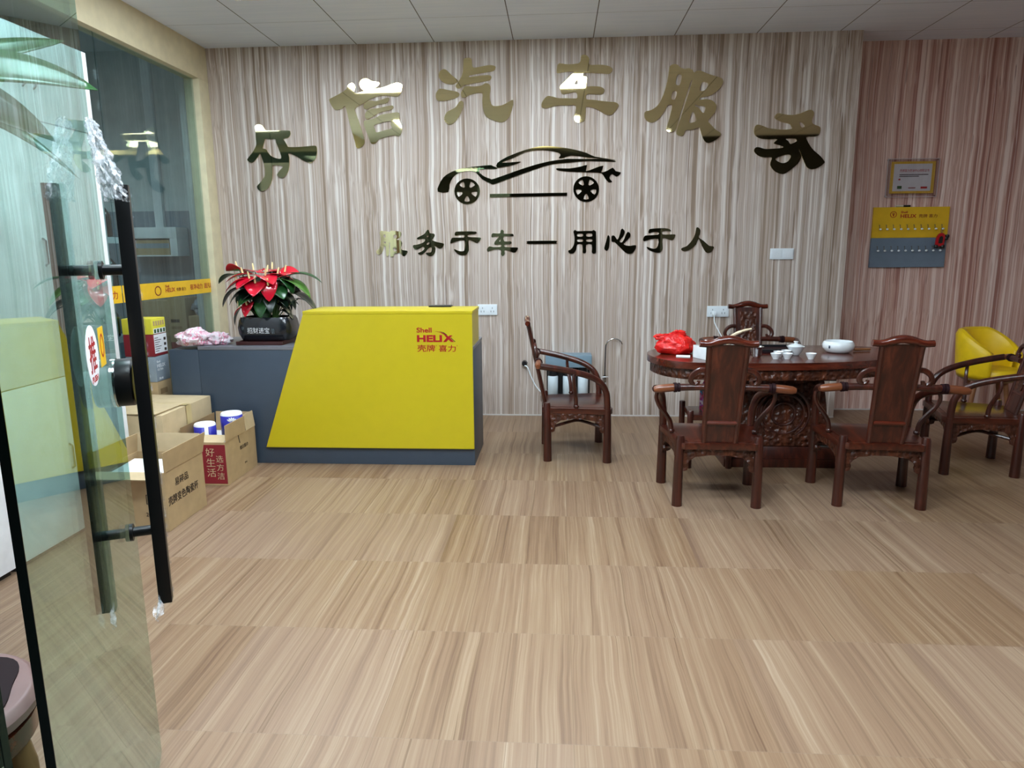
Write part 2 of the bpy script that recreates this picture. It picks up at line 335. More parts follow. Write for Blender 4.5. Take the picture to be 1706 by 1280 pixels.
# ------------------------------------------------------------------ the room
D, H, XL, XR2, RD = 5.638, 2.905, -2.734, 2.222, 5.93
struct('floor', MB().box(-6., 4.6, .7, 6.75, -.1, 0), 'floor')
struct('ground', MB().box(-7., 7., -7., .7, -.1, -.001), 'pavement')
struct('wall_back', MB().box(XL-.2, XR2, D, RD+.1, 0, H+.3), 'panel', smooth=0)
struct('wall_alcove', MB().box(XR2, 4.7, RD, RD+.1, 0, H+.3), 'panel_pink', smooth=0)
struct('wall_right', MB().box(4.6, 4.7, .7, RD, 0, H+.3), 'panel_pink', smooth=0)
struct('ceiling', MB().box(XL-.2, 4.6, .75, RD, H, H+.1), 'ceiling', smooth=0)
struct('baseboard_back', MB().box(XL, XR2, D-.006, D, 0, .010), 'white_caulk', smooth=0)
struct('baseboard_alcove', MB().box(XR2, 4.6, RD-.006, RD, 0, .010), 'white_caulk', smooth=0)
# glazed partition on the left: beam, end post, panes with the yellow safety band
struct('trim_1', MB().box(XL-.12, XL, .8, D, 2.655, H), 'beige', bevel=.004)
struct('trim_2', MB().box(XL-.12, XL, 5.49, D, 0, 2.655), 'beige', bevel=.003)
GX = -2.79
def band(parent, y0, y1, z0, z1, marks):
    b = obj('safety_band', MB().box(GX+.0065, GX+.0075, y0, y1, z0, z1), 'sticker_yellow', parent, smooth=0)
    for m in marks: m(b)
w1 = struct('window_1', MB().box(GX-.006, GX+.006, 4.335, 5.495, .02, 2.66), 'window_glass', smooth=0)
w2 = struct('window_2', MB().box(GX-.006, GX+.006, .85, 4.325, .02, 2.66), 'window_glass', smooth=0)
rY, uZ = (0, 1, 0), (0, 0, 1)
bx = GX+.0078
def marks1(b):
    e = circle(.040, 22, 0, 0, .034)
    flat_shape([e, [(x*.8, y*.78) for x, y in e][::-1]], (bx, 4.735, 1.088), rY, uZ, .001, 'letter_maroon', b, 'round_emblem')
    text('Shell', (bx, 4.83, 1.106), rY, uZ, .05, .018, 'letter_red', b, .01)
    text('HELIX', (bx, 4.83, 1.072), rY, uZ, .125, .03, 'letter_red', b, .015)
    text('壳牌 喜力', (bx, 4.975, 1.072), rY, uZ, .13, .026, 'letter_maroon', b, .004)
    text('极净动力', (bx, 5.17, 1.072), rY, uZ, .185, .042, 'letter_red', b, .008)
    text('超凡表现', (bx, 5.385, 1.072), rY, uZ, .175, .042, 'letter_red', b, .008)
band(w1, 4.335, 5.49, 1.036, 1.145, [marks1])
band(w2, 3.3, 4.325, 1.036, 1.145, [lambda b: text('极净动力', (bx, 4.045, 1.062), rY, uZ, .235, .052, 'letter_red', b, .008)])
# store room behind the glass
struct('wall_store_back', MB().box(-6.1, XL-.2, 6.62, 6.72, 1.743, 3.4), 'store_wall', smooth=0)
struct('wall_store_dado', MB().box(-6.1, XL-.2, 6.615, 6.72, 0, 1.743), 'store_dado', smooth=0)
struct('wall_store_left', MB().box(-6.1, -6., .7, 6.62, 0, 3.4), 'store_wall', smooth=0)
struct('wall_store_side', MB().box(XL-.25, XL-.2, D, 6.62, 0, 3.4), 'store_wall', smooth=0)
struct('ceiling_store', MB().box(-6.1, XL-.2, .7, 6.72, 3.4, 3.5), 'store_wall', smooth=0)
struct('trim_3', MB().box(-3.822, -3.739, 6.57, 6.615, 1.586, 3.4), 'white_laminate', bevel=.004)
# front of the shop, where the picture is taken from
struct('wall_front', MB().box(1.5, 4.7, .72, .82, 0, H+.3), 'dark_paint', smooth=0)
struct('trim_4', MB().box(XL-.2, 1.5, .72, .82, 2.80, H+.3), 'beige', smooth=0)
struct('wall_store_front', MB().box(-6., XL-.2, .72, .82, 0, 3.4), 'store_wall', smooth=0)
struct('added_backdrop', MB().box(-4.3, 7., -6.2, -6., 0, 3.2), 'dark_paint', smooth=0)  # unseen dark wall, added so the small letters mirror something dark
struct('sky_blocker', MB().box(-7, 7, -6., .7, 3.1, 3.2), 'dark_paint', smooth=0)  # unseen roof, added to block the sky and keep the outside dark
w3 = struct('window_3', MB().box(-2.9, -.745, .784, .796, 0, 2.80), 'door_glass', smooth=0)
obj('glass_edge', MB().box(-.7449, -.743, .784, .796, 0, 2.80), 'glass_edge', w3, smooth=0)

# ceiling panels (just outside the picture, inner rows seen in the polished letters)
def ceiling_light(x, y, label):
    t = thing('ceiling_light', label, 'ceiling light', (x, y, H), 0, 'square ceiling lights')
    obj('frame', MB().prism([[(-.3, -.3), (.3, -.3), (.3, .3), (-.3, .3)], [(-.28, -.28), (-.28, .28), (.28, .28), (.28, -.28)]], lambda u, v, d: (u, v, d), -.012, -.0005), 'white_metal', t, local=True, smooth=0)
    obj('diffuser', MB().box(-.279, .279, -.279, .279, -.010, -.004), 'lamp_diffuser_wall' if y > 4 else 'lamp_diffuser', t, local=True, smooth=0)
for x, y, l in ((-1.72, 4.32, 'square ceiling panel light near the lettered wall, left one'), (-.02, 4.31, 'square ceiling panel light near the lettered wall, middle of room'),
                (-1.70, 2.27, 'square ceiling panel light nearer the entrance, left one'), (-.03, 2.27, 'square ceiling panel light nearer the entrance, middle of room')):
    ceiling_light(x, y, l)
for x, l in ((-.6, 'added fill light panel by the entrance, left one'), (.4, 'added fill light panel by the entrance, middle one'), (1.2, 'added fill light panel by the entrance, right one')): ceiling_light(x, 1.15, l)  # added fill lamps, placed where the letters do not mirror them
t = thing('pendant_light', 'flat lamp hanging in the store room behind the glass', 'lamp', (-4.1, 4.9, 2.62))
obj('diffuser', MB().box(-.6, .6, -.15, .15, -.03, -.012), 'store_lamp', t, local=True, smooth=0)
obj('housing', MB().box(-.61, .61, -.16, .16, -.0115, .03), 'white_metal', t, local=True, bevel=.005)
obj('hanging_rod', MB().tube([(-.4, 0, .03), (-.4, 0, .777)], .006, 6), 'white_metal', t, local=True)
obj('hanging_rod', MB().tube([(.4, 0, .03), (.4, 0, .777)], .006, 6), 'white_metal', t, local=True)

SIGN = {
 'zhong': [['-2384,2317 -2370,2333 -2349,2337 -2325,2328 -2309,2309 -2295,2290 -2250,2288 -2117,2286 -2101,2272 -2103,2252 -2121,2233 -2158,2224 -2147,2202 -2132,2174 -2126,2164 -2090,2161 -1999,2163 -1917,2169 -1897,2159 -1896,2119 -1908,2074 -1940,2043 -1958,2039 -2000,2054 -2058,2088 -2123,2115 -2122,2083 -2126,2026 -2139,1975 -2166,1941 -2197,1927 -2221,1939 -2229,1956 -2205,1987 -2177,2018 -2257,2025 -2264,2005 -2270,1931 -2286,1885 -2313,1851 -2358,1829 -2391,1840 -2401,1863 -2394,1875 -2358,1909 -2330,1949 -2327,2006 -2339,2069 -2355,2115 -2374,2093 -2407,2059 -2433,2049 -2456,2060 -2463,2074 -2447,2094 -2407,2139 -2382,2184 -2381,2235 -2380,2291', '-2306,2229 -2267,2224 -2224,2224 -2220,2198 -2200,2141 -2188,2076 -2258,2091 -2292,2126 -2306,2149 -2331,2155 -2324,2177 -2311,2217']],
 'xin': [['-1776,2505 -1762,2517 -1705,2542 -1654,2569 -1636,2584 -1618,2612 -1590,2626 -1571,2613 -1565,2590 -1576,2557 -1550,2551 -1471,2570 -1388,2581 -1338,2590 -1277,2610 -1233,2619 -1201,2606 -1199,2587 -1211,2546 -1237,2520 -1281,2522 -1335,2529 -1391,2525 -1452,2505 -1509,2473 -1575,2438 -1566,2394 -1539,2310 -1520,2242 -1512,2200 -1521,2169 -1553,2146 -1578,2149 -1590,2201 -1613,2286 -1631,2370 -1652,2455 -1677,2440 -1717,2432 -1739,2437 -1760,2465'], ['-1529,2625 -1515,2645 -1489,2655 -1462,2651 -1435,2635 -1381,2626 -1377,2611 -1393,2596 -1449,2569 -1477,2565 -1504,2573 -1525,2594'], ['-1508,2450 -1501,2470 -1458,2495 -1403,2489 -1314,2513 -1308,2492 -1332,2472 -1394,2463 -1455,2441 -1484,2430 -1503,2437'], ['-1498,2377 -1495,2403 -1456,2433 -1395,2437 -1322,2451 -1278,2453 -1276,2435 -1307,2420 -1379,2406 -1448,2371 -1479,2359 -1495,2364'], ['-1511,2326 -1501,2349 -1448,2357 -1414,2368 -1369,2388 -1291,2399 -1231,2400 -1230,2341 -1215,2304 -1214,2263 -1237,2228 -1276,2235 -1332,2226 -1394,2208 -1423,2180 -1451,2175 -1467,2191 -1487,2247 -1504,2294', '-1434,2306 -1400,2323 -1305,2340 -1300,2311 -1290,2288 -1352,2273 -1414,2259 -1424,2282']],
 'qi': [['-912,2665 -904,2692 -879,2708 -852,2701 -815,2665 -773,2631 -769,2616 -806,2599 -854,2603 -889,2621 -910,2647'], ['-939,2528 -924,2556 -902,2569 -850,2559 -780,2545 -756,2527 -775,2504 -841,2485 -907,2479 -934,2490'], ['-880,2348 -860,2394 -827,2413 -788,2433 -766,2463 -746,2478 -729,2465 -731,2432 -757,2376 -790,2331 -824,2309 -857,2311'], ['-721,2755 -713,2780 -672,2784 -657,2766 -649,2716 -588,2720 -523,2729 -480,2720 -481,2700 -502,2685 -578,2674 -669,2661 -678,2648 -599,2655 -535,2658 -511,2648 -517,2625 -546,2616 -611,2607 -687,2595 -719,2589 -752,2570 -774,2570 -785,2586 -768,2611 -740,2650 -725,2690'], ['-745,2534 -731,2559 -709,2582 -644,2578 -584,2586 -557,2601 -530,2595 -517,2570 -524,2509 -519,2468 -503,2438 -462,2434 -419,2443 -376,2465 -351,2476 -344,2455 -355,2404 -377,2353 -410,2323 -442,2316 -496,2330 -550,2357 -574,2403 -581,2470 -581,2528 -634,2529 -678,2518 -716,2501 -740,2504']],
 'che': [['-13,2694 -5,2722 14,2729 64,2720 133,2723 162,2736 169,2777 191,2785 215,2776 230,2753 233,2713 309,2712 368,2703 401,2684 401,2666 379,2647 310,2651 232,2657 192,2656 185,2650 183,2633 210,2628 214,2600 216,2558 243,2561 312,2556 344,2539 345,2518 323,2501 278,2503 216,2504 212,2469 264,2463 363,2449 427,2443 455,2424 448,2403 414,2361 389,2351 355,2358 305,2387 260,2407 210,2413 208,2384 203,2337 194,2313 166,2301 136,2307 121,2329 125,2367 130,2424 65,2427 6,2429 -49,2420 -94,2409 -122,2417 -129,2439 -114,2471 -84,2497 -49,2494 0,2481 65,2479 135,2476 142,2499 134,2518 115,2522 65,2512 35,2508 18,2525 13,2563 40,2590 69,2617 89,2636 108,2654 113,2667 54,2667 15,2662 -13,2664', '118,2579 141,2611 144,2576']],
 'fu': [['824,2654 831,2690 864,2703 891,2694 903,2681 937,2667 970,2672 998,2657 1010,2639 1026,2651 1059,2651 1115,2628 1159,2614 1210,2597 1225,2576 1220,2550 1186,2508 1133,2475 1067,2463 1059,2447 1106,2451 1151,2440 1180,2413 1184,2386 1171,2349 1129,2298 1147,2271 1188,2230 1222,2208 1226,2191 1202,2165 1158,2141 1131,2136 1108,2150 1089,2183 1070,2238 1062,2249 1009,2233 964,2229 949,2197 926,2190 901,2200 894,2219 907,2268 947,2401 998,2576 990,2581 975,2539 925,2370 893,2249 875,2225 847,2219 824,2229 818,2248 838,2318 857,2409 834,2414 821,2409 797,2367 759,2319 720,2294 687,2295 658,2316 650,2348 659,2372 701,2382 750,2416 782,2474 803,2538 817,2601', '888,2626 919,2622 908,2557 877,2563', '859,2510 887,2507 875,2454 847,2462', '1073,2571 1115,2562 1113,2541 1092,2513 1056,2514', '1019,2411 1063,2404 1097,2398 1103,2382 1093,2353 1076,2361 1059,2383', '1009,2363 1033,2330 1040,2303 1029,2290 987,2287']],
 'wu': [['1619,2316 1631,2335 1653,2339 1708,2327 1766,2326 1818,2340 1857,2356 1884,2358 1902,2342 1904,2319 1893,2289 1899,2262 1927,2247 1954,2235 1959,2209 1950,2179 1919,2168 1861,2165 1878,2123 1907,2083 1936,2056 1974,2025 2004,1989 2005,1976 1975,1950 1940,1935 1904,1933 1876,1951 1856,1987 1829,2045 1813,2081 1812,2072 1830,2036 1829,2010 1811,1975 1777,1944 1743,1918 1712,1901 1676,1905 1638,1924 1609,1960 1607,1987 1614,2022 1565,2023 1523,2032 1490,2055 1480,2077 1492,2097 1520,2097 1561,2085 1624,2086 1678,2089 1696,2096 1681,2105 1649,2114 1624,2123 1630,2136 1647,2154 1584,2155 1525,2160 1488,2179 1473,2205 1475,2240 1488,2259 1519,2257 1579,2234 1634,2226 1688,2221 1745,2226 1747,2239 1730,2261 1684,2273 1643,2289 1624,2302', '1801,2271 1823,2268 1842,2248 1839,2238 1821,2234 1809,2251', '1710,2155 1777,2156 1791,2142 1787,2134 1761,2121 1743,2119 1729,2139', '1642,2013 1690,2034 1735,2042 1754,2033 1750,2011 1729,1987 1694,1980 1657,1995']],
 's_fu': [['-1423,1496 -1412,1510 -1391,1506 -1365,1505 -1344,1499 -1331,1509 -1301,1507 -1275,1505 -1254,1500 -1249,1482 -1260,1457 -1295,1437 -1278,1437 -1257,1434 -1245,1411 -1252,1387 -1259,1374 -1243,1357 -1213,1353 -1202,1343 -1214,1320 -1232,1308 -1249,1316 -1265,1337 -1282,1333 -1312,1329 -1318,1308 -1335,1306 -1345,1312 -1343,1412 -1351,1412 -1355,1329 -1369,1306 -1375,1313 -1378,1350 -1377,1383 -1394,1388 -1406,1346 -1429,1324 -1448,1324 -1458,1349 -1435,1367 -1421,1400 -1417,1442 -1420,1471', '-1392,1479 -1377,1479 -1378,1456 -1393,1458', '-1392,1425 -1377,1423 -1378,1410 -1393,1413', '-1311,1474 -1289,1478 -1286,1457 -1310,1445', '-1321,1375 -1298,1370 -1290,1352 -1312,1348']],
 's_wu': [['-1057,1488 -1041,1510 -1026,1512 -1019,1488 -985,1483 -979,1467 -990,1446 -1001,1432 -959,1417 -917,1408 -906,1398 -918,1375 -943,1365 -969,1380 -985,1386 -975,1368 -981,1334 -996,1314 -1018,1307 -1043,1314 -1055,1331 -1034,1337 -1012,1339 -1007,1376 -1033,1368 -1059,1339 -1086,1321 -1111,1321 -1117,1334 -1089,1344 -1063,1368 -1079,1381 -1110,1365 -1136,1361 -1154,1373 -1156,1394 -1126,1398 -1083,1410 -1061,1426 -1060,1443 -1090,1443 -1116,1439 -1124,1450 -1098,1464 -1072,1476', '-1043,1465 -1028,1467 -1037,1455', '-1040,1412 -1023,1416 -1028,1401 -1045,1397']],
 's_yu1': [['-819,1473 -814,1493 -793,1498 -723,1499 -652,1496 -644,1486 -655,1477 -708,1472 -711,1455 -663,1452 -615,1449 -611,1437 -633,1408 -653,1410 -681,1423 -709,1428 -707,1374 -710,1344 -726,1319 -747,1312 -787,1315 -812,1335 -827,1355 -819,1360 -792,1347 -756,1344 -743,1359 -740,1428 -795,1424 -831,1412 -851,1405 -856,1414 -845,1444 -825,1451 -746,1451 -744,1470 -784,1471 -809,1466']],
 's_che': [['-526,1463 -519,1480 -501,1481 -458,1480 -453,1499 -440,1508 -425,1494 -425,1477 -360,1476 -350,1464 -358,1457 -426,1457 -424,1418 -376,1418 -367,1408 -379,1395 -419,1393 -419,1374 -326,1370 -316,1363 -321,1351 -336,1333 -356,1331 -387,1344 -421,1351 -421,1322 -437,1303 -452,1317 -452,1352 -503,1355 -538,1345 -558,1340 -563,1358 -543,1380 -512,1374 -452,1376 -452,1394 -497,1392 -504,1406 -492,1426 -471,1448 -473,1458 -521,1451', '-466,1418 -454,1435 -454,1418']],
 's_yi': [['-240,1409 -233,1419 -20,1419 -10,1412 -13,1400 -20,1396 -233,1396']],
 's_yong': [['122,1484 126,1495 136,1501 151,1491 215,1493 266,1492 278,1499 293,1490 299,1473 301,1332 294,1319 282,1315 271,1321 267,1333 266,1386 223,1386 223,1337 218,1321 207,1320 195,1327 193,1387 152,1387 145,1349 127,1322 104,1318 87,1323 83,1342 100,1349 119,1372 129,1402 130,1448', '154,1470 194,1470 194,1450 154,1451', '225,1472 266,1471 266,1450 225,1450', '154,1428 194,1428 194,1410 155,1411', '226,1427 267,1427 267,1410 226,1411']],
 's_xin': [['388,1451 396,1457 405,1445 406,1407 401,1362 390,1341 380,1339 367,1349 366,1366 377,1408'], ['419,1438 421,1451 432,1456 446,1449 463,1424 473,1433 485,1467 491,1497 502,1507 517,1495 522,1476 511,1448 483,1412 500,1401 519,1429 535,1470 548,1482 564,1470 566,1448 550,1425 516,1391 535,1378 566,1374 593,1379 612,1377 609,1353 590,1322 567,1313 540,1317 509,1342 466,1384 443,1405 422,1407']],
 's_yu2': [['704,1476 710,1497 725,1503 799,1508 855,1504 879,1489 877,1483 856,1485 814,1483 815,1460 869,1459 908,1459 914,1448 901,1420 880,1415 853,1425 816,1430 818,1369 817,1343 800,1320 774,1320 734,1331 708,1344 694,1362 703,1364 734,1353 764,1352 781,1374 783,1426 727,1424 684,1411 671,1409 664,1422 674,1446 696,1454 781,1458 780,1477 739,1478 715,1470']],
 's_ren': [['1068,1474 1071,1504 1079,1512 1095,1504 1104,1487 1101,1457 1095,1433 1131,1409 1176,1370 1206,1366 1214,1353 1199,1327 1178,1315 1152,1321 1120,1371 1094,1423 1076,1380 1038,1346 1004,1331 974,1331 962,1346 973,1357 1003,1368 1036,1402 1058,1440']],
 'car_body': [['-945,1806 -935,1856 -899,1913 -848,1947 -774,1976 -710,1984 -660,1991 -528,2001 -510,1994 -473,1979 -492,1971 -619,1968 -583,1921 -529,1899 -502,1897 -347,1947 -202,1991 -68,2022 58,2037 85,2038 227,2034 325,2034 427,2018 427,2010 236,2019 85,2009 -23,2002 -112,1984 -257,1938 -402,1890 -502,1856 -530,1864 -593,1895 -647,1951 -710,1958 -774,1946 -821,1912 -850,1859 -861,1802']],
 'car_roof': [['-475,1981 -473,2015 -391,2062 -256,2109 -166,2129 -95,2134 13,2125 120,2106 218,2079 280,2051 423,2026 427,2021 325,2036 227,2045 102,2062 40,2044 4,2045 17,2063 4,2083 -77,2101 -166,2105 -256,2092 -346,2052 -437,2017 -301,2023 -297,2017 -347,1999 -437,1983']],
 'car_flame': [['-14,1962 -5,1969 85,1966 174,1979 223,1990 215,1944 281,1965 348,1983 331,1934 380,1946 419,1967 442,1941 482,1931 469,1910 447,1900 416,1919 398,1902 399,1881 417,1863 390,1858 363,1886 336,1925 282,1932 193,1936 85,1942 4,1952']],
 'car_sill': [['-533,1783 71,1785 71,1761 -534,1757']],
 'car_wheel_front': [['-611,1804 -614,1783 -622,1762 -634,1743 -650,1728 -670,1717 -692,1710 -714,1707 -737,1710 -759,1718 -778,1730 -794,1746 -805,1764 -812,1785 -814,1807 -811,1829 -803,1849 -791,1868 -774,1883 -755,1894 -733,1901 -710,1903 -688,1900 -667,1893 -648,1881 -632,1865 -620,1847 -613,1826', '-694,1839 -684,1832 -662,1843 -650,1853 -663,1869 -682,1877 -689,1862', '-674,1799 -678,1788 -660,1771 -646,1763 -635,1780 -633,1800 -649,1802', '-707,1768 -719,1768 -731,1747 -734,1731 -714,1726 -694,1731 -696,1747', '-748,1789 -751,1800 -776,1804 -793,1802 -792,1782 -781,1765 -766,1772', '-740,1833 -730,1839 -733,1863 -740,1878 -760,1870 -773,1855 -762,1844']],
 'car_wheel_rear': [['317,1808 315,1787 308,1766 296,1748 280,1733 262,1722 241,1715 218,1713 196,1715 175,1723 156,1735 140,1750 128,1769 120,1789 118,1811 120,1833 127,1853 139,1871 154,1886 173,1897 194,1904 216,1906 238,1903 259,1896 278,1884 294,1869 306,1850 314,1830', '234,1843 244,1836 266,1846 277,1857 264,1872 245,1880 238,1866', '255,1803 252,1792 269,1775 284,1768 294,1784 295,1804 279,1807', '224,1773 212,1773 201,1752 198,1736 218,1731 238,1736 235,1751', '183,1793 180,1804 155,1808 139,1806 141,1786 152,1769 166,1777', '190,1836 200,1843 195,1866 188,1881 169,1874 156,1859 168,1848']],
}

# ------------------------------------------------------------------ signs on the lettered wall
def sign_loops(key):
    out = []
    for grp in SIGN[key]:
        out.append([[(int(a)/1000, int(b)/1000) for a, b in (q.split(',') for q in lp.split())] for lp in grp])
    return out
def wall_sign(keys, name, label, cat, group=None, thick=.010, k=3, part=None):
    mb = MB()
    for key in keys:
        for grp in sign_loops(key):
            mb.prism([smooth_loop([(u, v, 0) for u, v in lp], k) and [(p[0], p[1]) for p in smooth_loop([(u, v, 0) for u, v in lp], k)] for lp in grp], lambda u, v, d: (u, D-d, v), .0005, thick)
    o = obj(name, mb, 'mirror_gold', smooth=0)
    return tag(o, label, cat, group)
G1 = 'large arched shop-name characters'
for key, lab in (('zhong', 'large dark mirrored character at the lower left end of the arch'), ('xin', 'large gold mirrored character with white lamp reflections, second from the left in the arch'),
                 ('qi', 'large gold mirrored character with three drop strokes, third from the left in the arch'), ('che', 'large gold mirrored cross-shaped character at the top of the arch'),
                 ('fu', 'large bronze mirrored character split by a slanting slit, fifth from the left in the arch'), ('wu', 'large mirrored character at the lower right end of the arch')):
    wall_sign([key], 'sign_character', lab, 'sign', G1)
G2 = 'small slogan characters under the wall car'
for key, lab in (('s_fu', 'small dark mirrored first character of the slogan, at its left end'),
                 ('s_wu', 'small dark mirrored second character of the slogan from the left'),
                 ('s_yu1', 'small dark mirrored third character of the slogan from the left'),
                 ('s_che', 'small dark mirrored fourth character of the slogan, left of the dash'),
                 ('s_yi', 'short dark mirrored dash in the middle of the slogan'),
                 ('s_yong', 'small dark mirrored first slogan character right of the dash'),
                 ('s_xin', 'small dark mirrored second slogan character right of the dash, with separate drop strokes'),
                 ('s_yu2', 'small dark mirrored third slogan character right of the dash'),
                 ('s_ren', 'small dark mirrored last character of the slogan, two spreading legs')):
    wall_sign([key], 'slogan_character', lab, 'sign', G2, .007, 2)
car = thing('car_emblem', 'mirrored side-view car emblem on the striped wall between name and slogan', 'sign', (0, D, 1.9))
for key, nm, k in (('car_body', 'body_line', 2), ('car_roof', 'roof_line', 2), ('car_flame', 'rear_flash', 2), ('car_sill', 'sill_bar', 1), ('car_wheel_front', 'wheel', 1), ('car_wheel_rear', 'wheel', 1)):
    mb = MB()
    for grp in sign_loops(key):
        mb.prism([[(p[0], p[1]) for p in smooth_loop([(u, v, 0) for u, v in lp], k)] if k > 1 else lp for lp in grp], lambda u, v, d: (u, D-d, v), .0005, .007 if key != 'car_roof' else .008)
    obj(nm, mb, 'mirror_gold', car, smooth=0)

# ------------------------------------------------------------------ wall sockets, switch
def wall_plate(x0, x1, z0, z1, name, label, cat, group, holes):
    t = thing(name, label, cat, ((x0+x1)/2, D, (z0+z1)/2), 0, group)
    obj('face_plate', MB().box(x0, x1, D-.012, D-.0005, z0, z1), 'white_plastic', t, bevel=.004)
    n = (x1-x0)/2
    for k in range(2):
        cx = x0+n*(k+.5)
        if holes: obj('socket_slot', MB().box(cx-.013, cx-.009, D-.0126, D-.0118, (z0+z1)/2-.02, (z0+z1)/2-.006).box(cx+.009, cx+.013, D-.0126, D-.0118, (z0+z1)/2-.02, (z0+z1)/2-.006).box(cx-.002, cx+.002, D-.0126, D-.0118, (z0+z1)/2+.008, (z0+z1)/2+.02), 'oil_label', t, smooth=0)
        else: obj('rocker', MB().box(cx-n*.42, cx+n*.42, D-.0155, D-.0115, z0+.008, z1-.008), 'white_plastic', t, bevel=.002)
    return t
wall_plate(-.645, -.487, .833, .920, 'wall_socket', 'white double wall socket right of the yellow counter top', 'socket', 'wall sockets', True)
wall_plate(1.182, 1.351, .815, .901, 'wall_socket', 'white double wall socket with a plug behind the tea table', 'socket', 'wall sockets', True)
wall_plate(1.645, 1.823, 1.261, 1.345, 'light_switch', 'white double light switch on the striped wall', 'switch', None, False)
t = thing('power_lead', 'thin white cord from the wall socket down to the tea table', 'cord', (1.22, D, .84))
obj('plug', MB().box(1.218, 1.248, D-.045, D-.0127, .828, .858), 'white_plastic', t, bevel=.006)
obj('cord', MB().tube(smooth_loop([(1.233, D-.042, .832), (1.232, D-.06, .78), (1.255, D-.10, .72), (1.268, D-.22, .66), (1.24, D-.42, .63), (1.20, 5.0, .64), (1.19, 4.86, .69), (1.19, 4.74, .706), (1.19, 4.55, .706)], 5, False), .004, 7), 'white_plastic', t)

# ------------------------------------------------------------------ reception counter
CY = 4.25
ct = thing('reception_counter', 'slate grey reception counter with a slanted bright yellow front panel', 'counter', (-1.4, 4.5, 0))
obj('cabinet_body', MB().box(-2.275, -.52, CY, 4.75, 0, .742), 'slate', ct, bevel=.002)
obj('worktop', MB().box(-2.275, -.518, CY-.004, 4.752, .742, .764), 'slate_top', ct, bevel=.002)
obj('end_cabinet', MB().box(-2.468, -2.2765, CY+.002, 4.75, 0, .742), 'slate', ct, bevel=.002, )['label'] = 'lower slate end section at the left'
pl = [(-1.869, .113), (-.521, .113), (-.521, .966), (-1.574, .966)]
fp = obj('front_panel', MB().prism([pl], lambda u, v, d: (u, CY-.005-d, v), 0, .016), 'yellow_board', ct, bevel=.001, seg=1)
fp['label'] = 'slanted yellow front panel with red lettering'
obj('raised_shelf', MB().hexa([(-1.62, CY-.004, .7645), (-.521, CY-.004, .7645), (-.521, 4.58, .7645), (-1.62, 4.58, .7645)], [(-1.574, CY-.004, .966), (-.521, CY-.004, .966), (-.521, 4.58, .966), (-1.574, 4.58, .966)]), 'yellow_board', ct, bevel=.001, seg=1)
obj('shelf_top', MB().box(-1.575, -.518, CY-.022, 4.60, .9665, .986), 'yellow_board', ct, bevel=.002)
yy = CY-.0215; rX = (1, 0, 0)
def px_text(body, x0, x1, z0, z1, mat, par, bold): return text(body, (x0, yy, z0), rX, uZ, x1-x0, z1-z0, mat, par, bold)
px_text('Shell', -.865, -.771, .853, .884, 'letter_red', fp, .025)
px_text('HELI', -.864, -.708, .795, .838, 'letter_red', fp, .045)
xs = [(0, 0), (.020, 0), (.034, .016), (.049, 0), (.069, 0), (.044, .026), (.060, .041), (.042, .041), (.034, .034), (.010, .052), (-.018, .063), (-.052, .067), (-.018, .059), (.006, .046), (.022, .026)]
flat_shape([xs], (-.702, yy, .795), rX, uZ, .001, 'letter_red', fp, 'emblem_stroke')
flat_shape([[(-.02, .067), (.008, .058), (.026, .044), (.024, .042), (.006, .054)]], (-.702, yy, .795), rX, uZ, .001, 'letter_dark', fp, 'emblem_stroke')
flat_shape([[(.05, .027), (.078, .001), (.072, .001), (.0475, .0245)]], (-.702, yy, .795), rX, uZ, .001, 'letter_dark', fp, 'emblem_stroke')
px_text('壳牌', -.864, -.752, .734, .778, 'letter_red', fp, .010)
px_text('喜力', -.73, -.624, .734, .776, 'letter_red', fp, .010)
px_text('®', -.748, -.741, .768, .776, 'letter_red', fp, 0)
px_text('®', -.619, -.612, .768, .776, 'letter_red', fp, 0)
ph = thing('mobile_phone', 'dark phone lying on the yellow counter top', 'phone', (-.763, 4.55, .986))
obj('case', MB().box(-.84, -.69, 4.515, 4.59, .9865, .996), 'pen_black', ph, bevel=.004)
obj('screen', MB().box(-.836, -.694, 4.518, 4.587, .9962, .9968), 'black_plastic', ph, smooth=0)

# ------------------------------------------------------------------ anthurium in its pot on a lacquer tray
tr = thing('serving_tray', 'dark red lacquer tray under the flower pot', 'tray', (-1.9, 4.47, .7645))
tl = [(-2.047, 4.30), (-1.745, 4.30), (-1.735, 4.62), (-2.04, 4.62)]
obj('tray_base', MB().prism([tl], lambda u, v, d: (u, v, d), .765, .773), 'lacquer_red', tr, bevel=.002)
obj('rim', MB().prism([tl, [(-2.037, 4.31), (-2.03, 4.61), (-1.745, 4.61), (-1.755, 4.31)]], lambda u, v, d: (u, v, d), .7735, .788), 'lacquer_red', tr, smooth=0)
an = thing('potted_anthurium', 'red anthurium in a black pot with white lettering on the counter', 'potted plant', (-1.89, 4.46, .774))
def rr(w, d, z, e=.32):
    return [(-1.89+w*(abs(cos(a))**e)*(1 if cos(a) > 0 else -1), 4.46+d*(abs(sin(a))**e)*(1 if sin(a) > 0 else -1), z) for a in [2*pi*k/32 for k in range(32)]]
rings = [rr(.125, .075, .7742), rr(.155, .10, .79), rr(.172, .113, .83), rr(.176, .116, .87), rr(.168, .11, .915), rr(.158, .102, .935), rr(.150, .095, .935), rr(.150, .095, .905)]
mb = MB(); mb.add([p for r in rings for p in r], [(i*32+k, i*32+(k+1) % 32, (i+1)*32+(k+1) % 32, (i+1)*32+k) for i in range(7) for k in range(32)]+[tuple(range(31, -1, -1))])
pot = obj('pot', mb, 'ceramic_black', an); pot['label'] = 'black glazed rounded rectangular pot'
text('招财进宝', (-1.985, 4.3405, .835), rX, uZ, .145, .038, 'letter_white', pot, .0)
